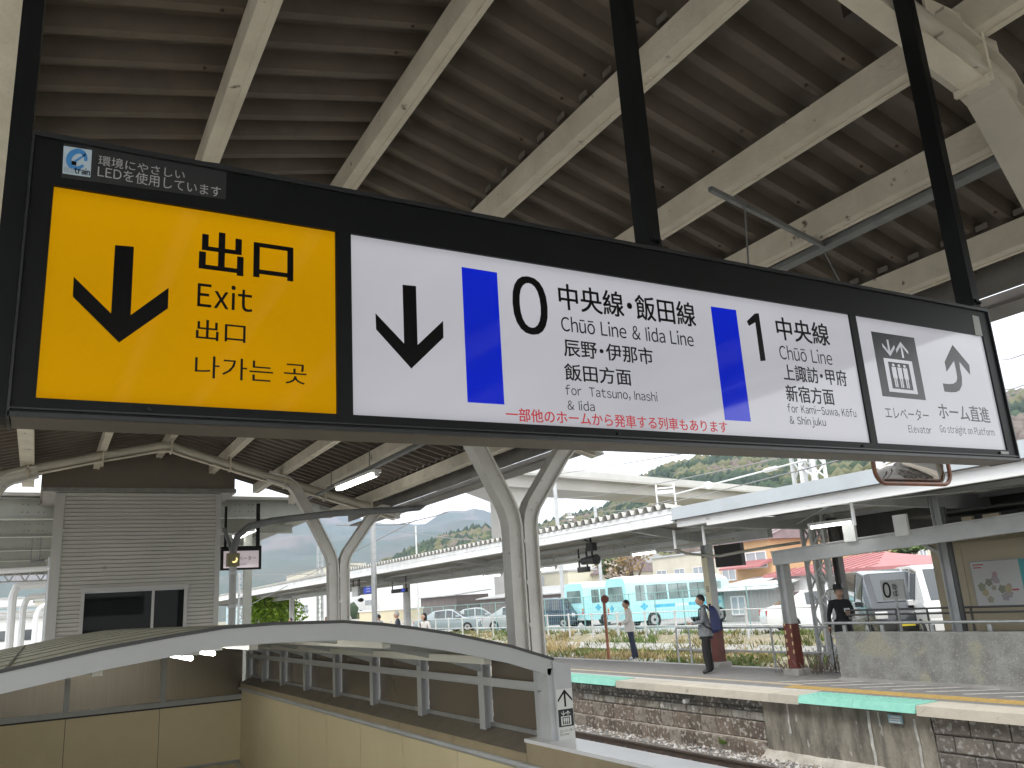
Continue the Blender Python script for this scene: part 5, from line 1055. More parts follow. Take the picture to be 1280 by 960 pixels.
# white covered motorbikes
# ------------------------------------------------------------------ fences behind the platform
fn = root('guard_fence', (22.6, 30, 0), 'white pipe fence with two rails along the parking lot behind the far platform', 'fence')
fw = M('fence white', (.62, .63, .62), (.50, .51, .50), 3, .5)
for z in (.42, .98): m = MB(); m.tube([(22.6, 9, z), (22.6, 80, z)], .024, 6); m.build('rail', fw, fn)
y = 9.5
while y < 80: m = MB(); m.box(22.57, 22.63, y-.035, y+.035, -.3, 1.05); m.build('post', fw, fn); y += 2.0
fn = root('mesh_fence', (25.2, 40, 0), 'thin green framed mesh fence in front of the parked turquoise minibuses', 'fence')
mg = M('mesh green', (.20, .36, .34), rough=.5); m = MB(); m.tube([(25.2, 24, 1.78), (25.2, 62, 1.78)], .02, 6); m.tube([(25.2, 24, .2), (25.2, 62, .2)], .02, 6); m.build('rail', mg, fn)
y = 24
while y < 62: m = MB(); m.tube([(25.2, y, 0), (25.2, y, 1.8)], .025, 6); m.build('post', mg, fn); y += 2
m = MB(); y = 24
while y < 62: m.bar((25.2, y, .2), (25.2, y, 1.78), .006, .006); y += .22
for k in range(8): m.bar((25.2, 24, .2+k*.2), (25.2, 62, .2+k*.2), .006, .006)
m.build('mesh', mg, fn, stuff=True)
# orange red marker post, diamond marker
a = at(761, 823, Z=-.1); q = root('marker_post', (a.x, a.y, 0), 'rusty red post with a round top plate left of the man in the white shirt', 'post'); zt_ = at(759, 748, D=math.hypot(a.x, a.y)).z
m = MB(); m.tube([(a.x, a.y, -.3), (a.x, a.y, zt_)], .045, 8); m.build('post', M('rusty red', (.42, .17, .10), (.30, .12, .08), 6, .7), q); m = MB(); m.disc((a.x, a.y-.06, zt_-.02), .125, (.5, .85, 0), .02, 16); m.build('disc', M('rust brown disc', (.20, .06, .045), rough=.7), q)
a = at(668, 790, D=33); q = root('diamond_marker', (a.x, a.y, a.z), 'small black diamond marker on a thin white post right of the nearest Y-shaped column', 'marker'); zc = at(668, 769, D=33).z
m = MB(); m.tube([(a.x, a.y, -.5), (a.x, a.y, zc)], .025, 6); m.build('post', fw, q); m = MB(); m.prism([(a.x-.13, a.y-.03, zc), (a.x, a.y-.03, zc-.14), (a.x+.13, a.y-.03, zc), (a.x, a.y-.03, zc+.14)], (0, .02, 0)); m.build('plate', blk, q)

# ------------------------------------------------------------------ people
skinm = M('skin', (.50, .31, .22), rough=.55); hairm = M('black hair', (.012, .010, .009), rough=.45)
def person(loc, face, label, J, mats, H=1.7, hair='short', detail=True):
    """J: joints in metres for a 1.7 m figure, x forward, y to the left, z up; mats: dict top, bottom, shoe"""
    r = root('person', loc, label, 'person', None, math.radians(face)); s = H/1.7
    B = [('pel', 'spi', .125, .12, 'top'), ('spi', 'che', .12, .14, 'top'), ('che', 'nek', .14, .055, 'top'), ('nek', 'hed', .05, .05, 'skin')]
    for k in 'LR': B += [('che', 'sh'+k, .12, .062, 'top'), ('sh'+k, 'el'+k, .06, .048, 'top'), ('el'+k, 'wr'+k, .046, .034, 'top'), ('wr'+k, 'pa'+k, .026, .032, 'skin'),
                        ('pel', 'hi'+k, .115, .105, 'bottom'), ('hi'+k, 'kn'+k, .104, .082, 'bottom'), ('kn'+k, 'an'+k, .08, .064, 'bottom'), ('an'+k, 'to'+k, .042, .036, 'shoe')]
    V = {k: Vector(p)*s for k, p in J.items()}
    names = list(V); me = bpy.data.meshes.new('body'); me.from_pydata([V[n] for n in names], [(names.index(a), names.index(b)) for a, b, *_ in B], [])
    o = bpy.data.objects.new('body', me); COL.objects.link(o); o.modifiers.new('s', 'SKIN'); sv = me.skin_vertices[0].data
    rad = {}
    for a, b, r0, r1, _ in B: rad.setdefault(a, r0); rad[b] = r1
    for i, n in enumerate(names):
        q = rad.get(n, .05)*s; sv[i].radius = (q, q*(.78 if n in ('spi', 'che', 'pel') else 1)); sv[i].use_root = n == 'pel'
    o.modifiers.new('u', 'SUBSURF').levels = 2; bpy.context.view_layer.update()
    nm = bpy.data.meshes.new_from_object(o.evaluated_get(bpy.context.evaluated_depsgraph_get())); bpy.data.objects.remove(o)
    b = bmesh.new(); b.from_mesh(nm)
    # head with nose, brow and chin; ears; five fingers on each hand
    hc = V['hed']+Vector((.012, 0, .075))*s; d = bmesh.ops.create_uvsphere(b, u_segments=18, v_segments=12, radius=1)
    for v in d['verts']:
        c = v.co.copy(); k = Vector((c.x*.098, c.y*.076, c.z*.118))
        if c.z < -.3: k.x += .012*(c.x > 0); k.y *= 1-.35*(-c.z-.3)
        if c.x > .8 and abs(c.y) < .3 and -.35 < c.z < .12: k.x += .020
        v.co = hc+k*s
    for sd in (-1, 1):
        d = bmesh.ops.create_icosphere(b, subdivisions=1, radius=1)
        for v in d['verts']: v.co = hc+Vector((v.co.x*.018, sd*.076+v.co.y*.010, v.co.z*.03-.005))*s
    b.to_mesh(nm); b.free()
    if detail:
        m = MB()
        for k in 'LR':
            w, p = V['wr'+k], V['pa'+k]; dr = (p-w).normalized(); sd = dr.cross(Vector((1, 0, 0))) if abs(dr.x) < .8 else dr.cross(UZ); sd.normalize(); cu = sd.cross(dr)
            if k == 'R': cu = -cu
            for i, ln in enumerate((.065, .075, .07, .055)): a = p+sd*((i-1.5)*.018*s); m.tube([a, a+dr*ln*.45*s, a+dr*ln*.75*s+cu*.018*s, a+dr*ln*.8*s+cu*.04*s], .0085*s, 5, r2=.0065*s)
            a = w+dr*.03*s+sd*.028*s; m.tube([a, a+(dr*.6+sd*.6).normalized()*.03*s, a+(dr*.9+sd*.4).normalized()*.06*s], .010*s, 5, r2=.007*s)
        t = m.mesh('t', (0, 0, 0)); b = bmesh.new(); b.from_mesh(nm); b.from_mesh(t); b.to_mesh(nm); b.free()
    nm.materials.clear(); order = ['top', 'bottom', 'skin', 'shoe']
    for k in order: nm.materials.append(mats.get(k, skinm))
    for f in nm.polygons:
        c = f.center; best = (9, 0)
        if (c-hc).length < .15*s: f.material_index = 2; continue
        for a, bb, r0, r1, mt in B:
            A, D = V[a], V[bb]; t = max(0, min(1, (c-A).dot(D-A)/(D-A).length_squared)); q = (c-(A+(D-A)*t)).length-lerp(r0, r1, t)*s*.8
            if q < best[0]: best = (q, order.index(mt))
        f.material_index = best[1]
    nm.polygons.foreach_set('use_smooth', [True]*len(nm.polygons)); nm.name = 'body'
    o = bpy.data.objects.new('body', nm); COL.objects.link(o); o.parent = r
    # hair cap
    b = bmesh.new(); bmesh.ops.create_uvsphere(b, u_segments=20, v_segments=12, radius=1)
    lim = -.15 if hair == 'short' else -.95
    for v in b.verts:
        c = v.co.copy(); n_ = 1+.05*noise.noise(c*3); v.co = hc+Vector((c.x*.106-.010, c.y*.086, c.z*.126+.006))*s*n_
        if hair == 'long' and c.x < .2 and c.z < 0: v.co.z -= .06*s
    dl = [f for f in b.faces if (lambda c: (c.x > .035*s and c.z < .055*s) or (c.z < lim*.118*s) or (hair == 'short' and abs(c.y) > .05*s and c.z < -.0*s and c.x > -.03*s))(f.calc_center_median()-hc)]
    bmesh.ops.delete(b, geom=dl, context='FACES'); hm = bpy.data.meshes.new('hair'); b.to_mesh(hm); b.free(); hm.materials.append(mats.get('hair', hairm)); hm.polygons.foreach_set('use_smooth', [True]*len(hm.polygons))
    o = bpy.data.objects.new('hair', hm); COL.objects.link(o); o.parent = r
    m = MB()
    for sd in (-1, 1): m.blob(tuple(hc+Vector((.090, sd*.03, .008))*s), .007*s, .012*s, .007*s, 1, 0, 1)
    m.build('eye', blk, r)
    m = MB(); m.box(hc.x+.088*s, hc.x+.096*s, hc.y-.022*s, hc.y+.022*s, hc.z-.062*s, hc.z-.054*s); m.build('mouth', M('lips', (.35, .14, .12)), r)
    return r, V, s, hc
def hem(r, V, s, zt, zb, rx, ry, mat, name='jacket_hem', flare=1.08, cx=0):
    m = MB(); P = [V['pel']+Vector((cx, 0, 0))]
    loft(m, [[(P[0].x+rx*f*math.cos(t), P[0].y+ry*f*math.sin(t), z) for t in [i*math.pi/8 for i in range(16)]] for z, f in ((zt, .92), ((zt+zb)/2, 1), (zb, flare))], caps=True); return m.build(name, mat, r, smooth=True)
def stand(dx=0, step=.08):
    return dict(pel=(0, 0, .94), spi=(.0, 0, 1.12), che=(.0, 0, 1.30), nek=(.01, 0, 1.43), hed=(.03, 0, 1.50), shL=(0, .17, 1.37), shR=(0, -.17, 1.37), hiL=(0, .085, .88), hiR=(0, -.085, .88),
                knL=(.02+step*.4, .09, .48), knR=(.02-step*.3, -.09, .48), anL=(step, .09, .08), anR=(-step, -.09, .08), toL=(step+.15, .10, .035), toR=(-step+.15, -.10, .035),
                elL=(-.02, .23, 1.10), elR=(-.02, -.23, 1.10), wrL=(.06, .22, .88), wrR=(.06, -.22, .88), paL=(.08, .22, .80), paR=(.08, -.22, .80))
LEFT = 180-33                                                     # heading towards the left of the picture
# man in white shirt
whs = M('white shirt', (.80, .78, .75), (.72, .70, .66), 8, .8); jean = M('dark blue jeans', (.03, .04, .075), (.045, .055, .09), 10, .8); whsh = M('white shoes', (.75, .75, .74))
a = at(791, 825, Z=0); J = stand(); J.update(elL=(.02, .20, 1.12), wrL=(.22, .10, 1.02), paL=(.27, .05, 1.02), elR=(.02, -.20, 1.12), wrR=(.22, -.10, 1.02), paR=(.27, -.05, 1.02), knL=(-.02, .09, .48), anL=(-.03, .09, .08), toL=(.12, .10, .035), knR=(-.05, -.09, .48), anR=(-.15, -.09, .08), toR=(.0, -.10, .035), che=(.02, 0, 1.30), nek=(.02, 0, 1.43), hed=(.04, 0, 1.50))
r, V, s, hc = person((a.x, a.y, 0), LEFT+4, "man in loose white shirt, dark jeans and white shoes on the far platform", J, dict(top=whs, bottom=jean, shoe=whsh), 1.62)
hem(r, V, s, 1.02, .76, .145, .165, whs, 'shirt_hem')
# man with blue backpack
gj = M('grey marl jacket', (.22, .235, .25), (.15, .16, .175), 14, .9); bt = M('black trousers', (.014, .014, .016), rough=.8); bs = M('dark shoes', (.03, .03, .03), rough=.5)
a = at(888, 842, Z=0); J = stand(); J.update(elL=(.04, .23, 1.12), wrL=(.26, .17, 1.08), paL=(.33, .15, 1.09), elR=(.04, -.23, 1.12), wrR=(.25, -.17, 1.07), paR=(.32, -.15, 1.08), anL=(.02, .1, .08), toL=(.17, .12, .035), anR=(-.05, -.1, .08), toR=(.10, -.12, .035))
r, V, s, hc = person((a.x, a.y, 0), LEFT-8, 'dark haired man in grey hooded jacket and black trousers carrying a blue backpack', J, dict(top=gj, bottom=bt, shoe=bs), 1.66)
hem(r, V, s, 1.02, .78, .155, .175, gj); hem(r, V, s, .80, .72, .14, .165, bt, 'shirt_hem')
m = MB(); m.tube([(.06*math.cos(t)-.03, .10*math.sin(t), 1.43*s+.02*math.cos(t)) for t in [i*math.pi/6 for i in range(13)]], .035, 8); m.build('hood', gj, r, smooth=True)
navy = M('navy backpack cloth', (.025, .035, .12), (.02, .028, .09), 12, .6)
bk = root('backpack', (a.x, a.y, 0), 'navy blue backpack on the back of the man in the grey jacket', 'backpack', None, math.radians(LEFT-8)); m = MB()
loft(m, [[(x0+.0, y*.9, z) for x0, y, z in [( -.13, -w_, zz), (-.13-dp_, -w_*.85, zz), (-.13-dp_-.03, 0, zz), (-.13-dp_, w_*.85, zz), (-.13, w_, zz)]] for zz, w_, dp_ in ((.84, .10, .10), (.90, .16, .19), (1.1, .17, .20), (1.28, .16, .16), (1.37, .12, .10), (1.41, .06, .05))]); m.build('bag', navy, bk, smooth=True)
m = MB(); m.rbox(-.375, -.31, -.12, .12, .88, 1.12, .02); m.build('pocket', M('darker navy', (.012, .016, .06), rough=.6), bk)
for sd in (-1, 1): m = MB(); m.tube([(-.14, sd*.11, 1.30), (-.05, sd*.115, 1.435), (.09, sd*.12, 1.34), (.12, sd*.13, 1.15), (-.02, sd*.17, .98), (-.13, sd*.13, .92)], .017, 6); m.build('strap', blk, bk, smooth=True)
# man in black with hat and cane
sm = M('black suit cloth', (.018, .019, .024), (.012, .012, .015), 9, .8)
a = at(1057, 800, X=14.35); J = stand(); J.update(elL=(.0, .24, 1.12), wrL=(.20, .10, 1.10), paL=(.26, .06, 1.16), elR=(.02, -.26, 1.12), wrR=(.14, -.30, .90), paR=(.17, -.31, .84))
r, V, s, hc = person((a.x, a.y, 0), 232, 'man in a black suit and black hat leaning on a cane beside the lattice mast', J, dict(top=sm, bottom=sm, shoe=bs), 1.66)
hem(r, V, s, 1.0, .72, .155, .18, sm)
m = MB(); c = hc+Vector((0, 0, .06)); m.tube([(c.x, c.y, c.z-.005), (c.x, c.y, c.z+.008)], .165, 20); m.tube([(c.x, c.y, c.z+.008), (c.x, c.y, c.z+.09), (c.x, c.y, c.z+.105)], .105, 18, r2=.085); m.build('hat', blk, r, smooth=True)
m = MB(); m.box(V['paL'].x-.01, V['paL'].x+.05, V['paL'].y-.05, V['paL'].y+.05, V['paL'].z+.02, V['paL'].z+.09); bk_ = root('held_paper', (a.x, a.y, 0), 'small crumpled pale paper held at the chest of the man in black', 'paper', None, math.radians(232)); m.build('sheet', whitep, bk_)
cn = root('cane', (a.x, a.y, 0), 'thin black walking cane in the right hand of the man in the black hat', 'cane', None, math.radians(232)); p = V['paR']
m = MB(); m.tube([(p.x+.07, p.y-.02, .0), (p.x+.03, p.y-.005, .80)], .011, 8); m.build('shaft', blk, cn); m = MB(); m.tube([(p.x+.03, p.y-.005, .80), (p.x+.02, p.y, .83), (p.x-.02, p.y, .845), (p.x-.07, p.y, .82)], .013, 8); m.build('handle', blk, cn, smooth=True)
# distant waiting passengers seen over the shelter roof
for px, D, f, H, lab, tc_, hr_ in ((531, 27, 200, 1.6, 'woman with black hair and pale top seen over the shelter roof beside a canopy column', (.6, .58, .55), 'long'), (497, 33, 150, 1.68, 'grey haired person in a dark jacket seen over the shelter roof', (.05, .06, .09), 'short'), (474, 36, 120, 1.6, 'dark haired person in white seen over the shelter roof, middle of the distant group', (.6, .6, .6), 'short'), (408, 44, 250, 1.62, 'dark haired person just left of the second Y-shaped column', (.55, .5, .48), 'short'), (364, 48, 200, 1.66, 'person in dark clothes at the foot of a column by the green tree', (.03, .03, .04), 'short')):
    a = at(px, 770, D=D); mt = dict(top=M('cloth %s' % (tc_,), tc_, rough=.8), bottom=bt, shoe=bs)
    if 'grey haired' in lab: mt['hair'] = M('grey hair', (.38, .38, .38))
    person((a.x, a.y, 0), f, lab, stand(step=.04), mt, H, hr_, detail=False)

# ------------------------------------------------------------------ buildings
def house(px0, px1, yt, X, label, wall, h=None, depth=8, roof='flat', roofm=None, wins=(), over=.4, zb=.05, name='house', cat='house', rh=1.4, group=None, extra=None):
    a, b = at(px0, 750, X=X), at(px1, 750, X=X); y0, y1 = b.y, a.y; zt = at((px0+px1)/2, yt, X=X).z if h is None else h
    r = root(name, (X+depth/2, (y0+y1)/2, zb), label, cat, group); m = MB(); m.box(X, X+depth, y0, y1, zb-1, zt); w = m.build('wall', wall, r)
    rm = roofm or greyst
    if roof == 'flat': m = MB(); m.box(X-.15, X+depth+.15, y0-.15, y1+.15, zt, zt+.18); m.build('roof', rm, r)
    elif roof == 'shed':
        m = MB(); m.hexa([(X-over, y0-over, zt-.05), (X+depth+over, y0-over, zt+rh), (X+depth+over, y1+over, zt+rh), (X-over, y1+over, zt-.05)], [(X-over, y0-over, zt+.08), (X+depth+over, y0-over, zt+rh+.12), (X+depth+over, y1+over, zt+rh+.12), (X-over, y1+over, zt+.08)]); m.build('roof', rm, r)
    else:                                                       # gable or hip: ridge along Y
        k = depth/2 if roof == 'hip' else 0; xm = X+depth/2; m = MB()
        A = [(X-over, y0-over, zt), (X+depth+over, y0-over, zt), (X+depth+over, y1+over, zt), (X-over, y1+over, zt)]; k = min(k, (y1-y0)*.45)
        R0, R1 = (xm, y0-over+k, zt+rh), (xm, y1+over-k, zt+rh); lowered = [(p[0], p[1], p[2]-.15) for p in A]
        n = len(m.v); m.v += A+[R0, R1]+lowered; m.f += [(n, n+3, n+5, n+4), (n+1, n+4, n+5, n+2), (n, n+4, n+1), (n+3, n+2, n+5), (n, n+1, n+7, n+6), (n+1, n+2, n+8, n+7), (n+2, n+3, n+9, n+8), (n+3, n, n+6, n+9), (n+6, n+7, n+8, n+9)]; m.m += [0]*9
        rf = m.build('roof', rm, r)
        m = MB(); yy = y0-over
        while yy < y1+over: 
            t0 = max(0, min(1, (yy-(y0-over))/max(k, .01))) if k else 1; t1 = max(0, min(1, ((y1+over)-yy)/max(k, .01))) if k else 1; t = min(t0, t1); m.bar((X-over, yy, zt+.02), (lerp(X-over, xm, t), yy, lerp(zt, zt+rh, t)+.02), .07, .05); yy += .55
        m.build('roof_rib', rm, rf, stuff=True)
    for u0, u1, v0, v1 in wins:
        ya, yb = lerp(y1, y0, u0), lerp(y1, y0, u1); za, zc = lerp(zb, zt, v0), lerp(zb, zt, v1); lo, hi = min(ya, yb), max(ya, yb)
        m = MB(); f = .07
        m.box(X-.06, X-.002, lo, hi, za, za+f); m.box(X-.06, X-.002, lo, hi, zc-f, zc); m.box(X-.06, X-.002, lo, lo+f, za+f, zc-f); m.box(X-.06, X-.002, hi-f, hi, za+f, zc-f); m.box(X-.05, X-.002, (lo+hi)/2-f/2, (lo+hi)/2+f/2, za+f, zc-f); wn = m.build('window', M('window frame white', (.70, .70, .69), rough=.4), r)
        m = MB(); m.q((X-.02, lo+f, za+f), (X-.02, hi-f, za+f), (X-.02, hi-f, zc-f), (X-.02, lo+f, zc-f)); m.build('pane', M('curtained pane', (.30, .33, .37), (.42, .44, .46), 3, .1, stretch=(1, 6, .3)), wn, fix=False)
    return r, y0, y1, zt
orw = M('orange render', (.64, .42, .23), (.58, .38, .21), 1.2, .8); crw = M('cream wall', (.60, .56, .46), (.52, .485, .40), .6, .8); whw = M('white wall', (.74, .745, .74), (.64, .645, .64), .5, .7); gyw = M('grey wall', (.34, .335, .32), (.28, .275, .265), .7, .8)
brnw = M('brown shed wall', (.17, .145, .135), (.13, .11, .10), 1, .8); redr = M('pinkish red roof', (.40, .15, .15), (.32, .13, .13), 1.5, .6); grr = M('grey ribbed roof', (.42, .42, .41), (.33, .33, .32), 1, .6); mauver = M('mauve tile roof', (.26, .20, .21), (.20, .16, .165), 2, .7); lbw = M('light blue wall', (.45, .58, .62), rough=.7)
r_, y0, y1, zt_ = house(926, 972, 672, 35, 'orange rendered house with a white framed window, right of the black hanging board', orw, roof='gable', roofm=mauver, depth=7, wins=((.30, .88, .62, .83),), rh=1.2)
m = MB(); m.hexa([(33.9, y0, 2.75), (35, y0, 3.05), (35, y1+.3, 3.05), (33.9, y1+.3, 2.75)], [(33.9, y0, 2.85), (35, y0, 3.2), (35, y1+.3, 3.2), (33.9, y1+.3, 2.85)]); m.build('porch_roof', redr, r_)
house(905, 927, 695, 36.5, 'small wing with white balcony left of the orange house', M('pale terracotta wall', (.55, .36, .24), rough=.8), roof='shed', roofm=redr, depth=5, wins=((.1, .9, .6, .92), (.1, .6, .15, .4)), rh=.5)
house(972, 1100, 713, 33.5, 'long white single storey house with pinkish red roof behind the lattice mast', whw, roof='hip', roofm=redr, depth=8, wins=((.08, .25, .18, .62), (.30, .44, .10, .66), (.48, .62, .18, .62), (.7, .9, .18, .62)), rh=.75)
house(905, 968, 736, 32, 'low grey shed with pale eave in front of the orange house', gyw, roof='shed', roofm=whitep, depth=2.4, wins=((.15, .45, .2, .8),), rh=.5, over=.5, name='shed', cat='shed')
house(820, 905, 693, 62, 'wide cream building behind the turquoise minibuses', crw, roof='flat', depth=9, wins=((.06, .22, .45, .75), (.34, .5, .45, .75), (.62, .78, .45, .75)), name='building', cat='building')
house(735, 772, 716, 66, 'small house with mauve tiled roof behind the left minibus', crw, roof='gable', roofm=mauver, depth=7, rh=1.7)
house(775, 800, 704, 70, 'small cream house with grey gable right of the mauve roof', crw, roof='gable', roofm=grr, depth=6, rh=1.2)
house(655, 712, 717, 62, 'cream panelled hall right of the nearest Y-shaped column, above the ribbed grey roof', M('pale cream hall', (.66, .63, .50), rough=.8), roof='flat', depth=9, name='hall', cat='building', wins=((.45, .5, .1, .95),))
house(600, 712, 745, 48, 'long low shed with ribbed grey roof behind the parked cars', brnw, roof='shed', roofm=grr, depth=8, rh=1.0, name='shed', cat='shed')
house(526, 570, 746, 50, 'dark brown open shed with ribbed roof behind the pale fence', brnw, roof='shed', roofm=grr, depth=5, rh=.5, name='shed', cat='shed')
house(430, 640, 716, 75, 'long white warehouse with flat roof behind the far canopy', whw, roof='flat', depth=20, name='warehouse', cat='building', wins=((.18, .26, .35, .5),))
house(449, 492, 764, 40, 'low cream station hut with white flat roof seen under the dark screens', M('hut cream', (.62, .55, .38), rough=.8), roof='flat', roofm=whitep, depth=4, wins=((.45, .62, .2, .9),), name='hut', cat='hut')
house(370, 402, 742, 60, 'white gabled house right of the bright green tree', whw, roof='gable', roofm=mauver, depth=7, rh=1, wins=((.2, .5, .3, .6),))
house(283, 322, 752, 70, 'light blue house left of the bright green tree', lbw, roof='gable', roofm=M('pale blue roof', (.48, .60, .64)), depth=8, rh=1.2, wins=((.1, .35, .2, .6), (.5, .8, .2, .6)))
house(358, 424, 712, 110, 'far white building with slanted dark roof edge above the far canopy', crw, roof='shed', roofm=grr, depth=12, rh=-1.6, name='building', cat='building')
house(520, 560, 698, 150, 'distant white blocky building under the green slope', whw, roof='flat', depth=15, name='building', cat='building')
# garden slope, pine and stone wall at right
a, b = at(1060, 715, X=48), at(1172, 700, X=48); gz = at(1110, 712, X=48).z
gw = root('garden_wall', (48, (a.y+b.y)/2, 0), 'rough stone garden wall behind the parked vans under the pale house', 'wall'); m = MB(); m.box(48.1, 52, b.y, a.y, 0, gz); m.build('wall_core', gyw, gw)
rk = [M('stone pale', (.5, .5, .5)), M('stone grey', (.3, .3, .3)), M('garden stone', (.24, .23, .22), rough=.9)]
for i in range(22):
    for k in range(4):
        y = lerp(a.y, b.y, (i+.5*(k % 2))/22); m = MB(); m.blob((48.05, y, gz*(k+.5)/4), .15, abs(a.y-b.y)/50, gz/8.4, i*4+k, .15, 1); m.build('stone', rk[(i+k) % 3], gw)
house(1128, 1175, 681, 52, 'pale house with dark windows high above the garden wall', crw, roof='flat', depth=8, zb=gz, wins=((.35, .5, .3, .8), (.7, .9, .3, .8)))
def tree(px, D, zb, ht, r, label, mi, n=900, name='tree', leaf=.16, zs=.8, group=None, trunk=.12):
    p = at(px, 740, D=D); t = root(name, (p.x, p.y, zb), label, 'tree', group); m = MB(); m.tube([(p.x, p.y, zb), (p.x+.1, p.y, zb+ht*.5), (p.x, p.y+.1, zb+ht*.8)], trunk, 8, r2=trunk*.4)
    for k in range(5): u = k*1.3; m.tube([(p.x, p.y, zb+ht*.35), (p.x+r*.6*math.cos(u), p.y+r*.6*math.sin(u), zb+ht*.75)], trunk*.5, 5, r2=.02)
    m.build('trunk', M('bark', (.12, .09, .07), (.08, .06, .05), 8, .9), t); m = MB()
    for k in range(7):
        u = k*.9; c = (p.x+r*.5*math.cos(u)*(k > 0), p.y+r*.5*math.sin(u)*(k > 0), zb+ht*(.62+.3*R.random())); m.cur = k % 2; leaf_bush(m, c, r*.62, n//7, R, leaf, zs)
    m.build('crown', [leafc[mi[0]], leafc[mi[1]]] if isinstance(mi[0], int) else list(mi), t, fix=False)
vg = (M('vivid leaf', (.22, .36, .03), rough=.6), M('vivid leaf light', (.32, .46, .05), rough=.6)); br = (M('autumn leaf', (.36, .26, .13), rough=.9), M('bare blossom', (.40, .33, .28), rough=.9)); pale = (M('leaf olive', (0, 0, 0)), M('leaf fresh', (0, 0, 0)))
tree(346, 62, 0, 3.0, 2.1, 'bright yellow green leafy tree under the far canopy at left', vg, 2600, leaf=.13, zs=.9); tree(327, 66, 0, 2.2, 1.2, 'smaller bright green tree at the left edge of the leafy tree', vg, 900, leaf=.13)
tree(792, 66, 0, 5.6, 2.0, 'brownish autumn tree above the roof of the minibuses', br, 900); tree(770, 68, 0, 5.6, 1.6, 'dark evergreen with white patches left of the brownish tree', (3, 1), 800)
tree(1146, 55, gz, 1.4, 1.1, 'flat topped garden pine in front of the pale house', (3, 0), 500, zs=.35); tree(1108, 54, gz*.5, 2.4, .8, 'ochre conical shrub left of the garden pine', br, 400, zs=1.4); tree(1090, 54, gz*.4, 2.6, .7, 'dark brown clipped shrub at the left end of the garden', br, 400); tree(1122, 55, gz, 1.0, .8, 'low olive shrub on the garden wall', (1, 0), 300)

# ------------------------------------------------------------------ viaduct
vd = root('viaduct', at(614, 690, D=118), 'pale concrete road viaduct with a thick pier crossing behind the far canopy', 'viaduct'); vc = M('viaduct concrete', (.47, .46, .43), (.40, .39, .365), .12, .85, stretch=(1, 1, 2))
P0 = at(430, 600, D=98); P1 = at(1120, 640, D=222); ZT = 18.6; P0.z = P1.z = ZT; dv = (P1-P0).normalized(); nv = dv.cross(UZ)
m = MB(); m.bar(P0-UZ*1.35, P1-UZ*1.35, 7, 1.5); m.build('girder', vc, vd); m = MB(); m.bar(P0-UZ*.45, P1-UZ*.45, 9.4, .28); m.build('deck_slab', vc, vd)
for s_ in (-1, 1): m = MB(); m.bar(P0+nv*s_*4.55+UZ*.15, P1+nv*s_*4.55+UZ*.15, .25, .92); m.build('parapet', M('pale parapet', (.60, .60, .58), (.52, .52, .50), .2, .8), vd)
pc = at(614, 660, D=117); t = (pc-P0).dot(dv)
for tt in (t, t+62):
    c = P0+dv*tt; m = MB(); a1 = [c-dv*1.55-nv*2.2, c+dv*1.55-nv*2.2, c+dv*1.55+nv*2.2, c-dv*1.55+nv*2.2]; m.hexa([(p.x, p.y, 0) for p in a1], [(p.x, p.y, ZT-3.4) for p in a1]); m.build('pier', vc, vd)
    a0 = [c-dv*6.5-nv*2.4, c+dv*6.5-nv*2.4, c+dv*6.5+nv*2.4, c-dv*6.5+nv*2.4]; m = MB(); m.hexa([(p.x, p.y, ZT-3.4) for p in a1], [(p.x, p.y, ZT-2.1) for p in a0]); m.build('haunch', vc, vd)
# signal frame standing on the viaduct
# ------------------------------------------------------------------ hills
def ridge(name, els, D0, D1, mats, nr=14, rough=.06, seed=0, naz=220, foot=.0, mat_f=None):
    m = MB(); az0, az1 = els[0][0], els[-1][0]; G = []
    for i in range(naz+1):
        az = lerp(az0, az1, i/naz)
        for (a, e), (b, f) in zip(els, els[1:]):
            if a <= az <= b: el = e+(f-e)*(az-a)/(b-a)
        row = []
        for k in range(nr+3):
            t = min(k, nr)/nr; D = lerp(D0, D1, t); H = math.tan(math.radians(el))*D1
            z = CAMZ+H*(t**.85)*(1-.0*t); q = Vector((math.sin(math.radians(az))*D, math.cos(math.radians(az))*D, 0)); nn = noise.fractal(q/(D1*.10)+Vector((seed, 0, 0)), .9, 2, 6)
            z += H*rough*nn*(.25+min(1, 3*t))*(1 if t < 1 else .45)
            if k > nr: D += (k-nr)*D1*.3; z -= (k-nr)*H*.5
            row.append((math.sin(math.radians(az))*D, math.cos(math.radians(az))*D, max(z, .0) if k else -2.0))
        G.append(row)
    for i in range(naz):
        for k in range(nr+2):
            if mat_f: m.cur = mat_f(G[i][k])
            m.q(G[i][k], G[i+1][k], G[i+1][k+1], G[i][k+1])
    o = m.build(name, mats, kind='structure', smooth=False, fix=False); o.data.polygons.foreach_set('use_smooth', [True]*len(o.data.polygons)); return G
farm = M('far forest', (.05, .075, .045), (.09, .085, .06), .004, .95, c3=(.15, .12, .10), s3=.003, t3=.56)
ridge('far_mountains', [(-60, 5), (-30, 4.5), (-10, 5.0), (0, 5.6), (8, 6.9), (14, 7.0), (17, 6.3), (20, 5.7), (23.3, 5.5), (25, 6.0), (27, 6.1), (29, 5.0), (31, 4.0), (34, 4.6), (40, 5.4), (60, 4), (90, 3)], 1500, 3600, farm, 22, .10, 3)
nearm = M('hill ground', (.06, .075, .04), (.10, .09, .06), .03, .95)
G = ridge('green_hill', [(18, 1.2), (20, 2.6), (22.5, 3.6), (24.5, 4.2), (27, 4.7), (30, 4.4), (33, 4.9), (35.7, 5.4), (37.3, 6.7), (39, 7.6), (40.8, 8.1), (43.5, 8.6), (50, 9.3), (55, 9.8), (60.5, 10), (64, 10.3), (75, 9), (100, 6), (120, 4)], 230, 560, nearm, 14, .05, 9)
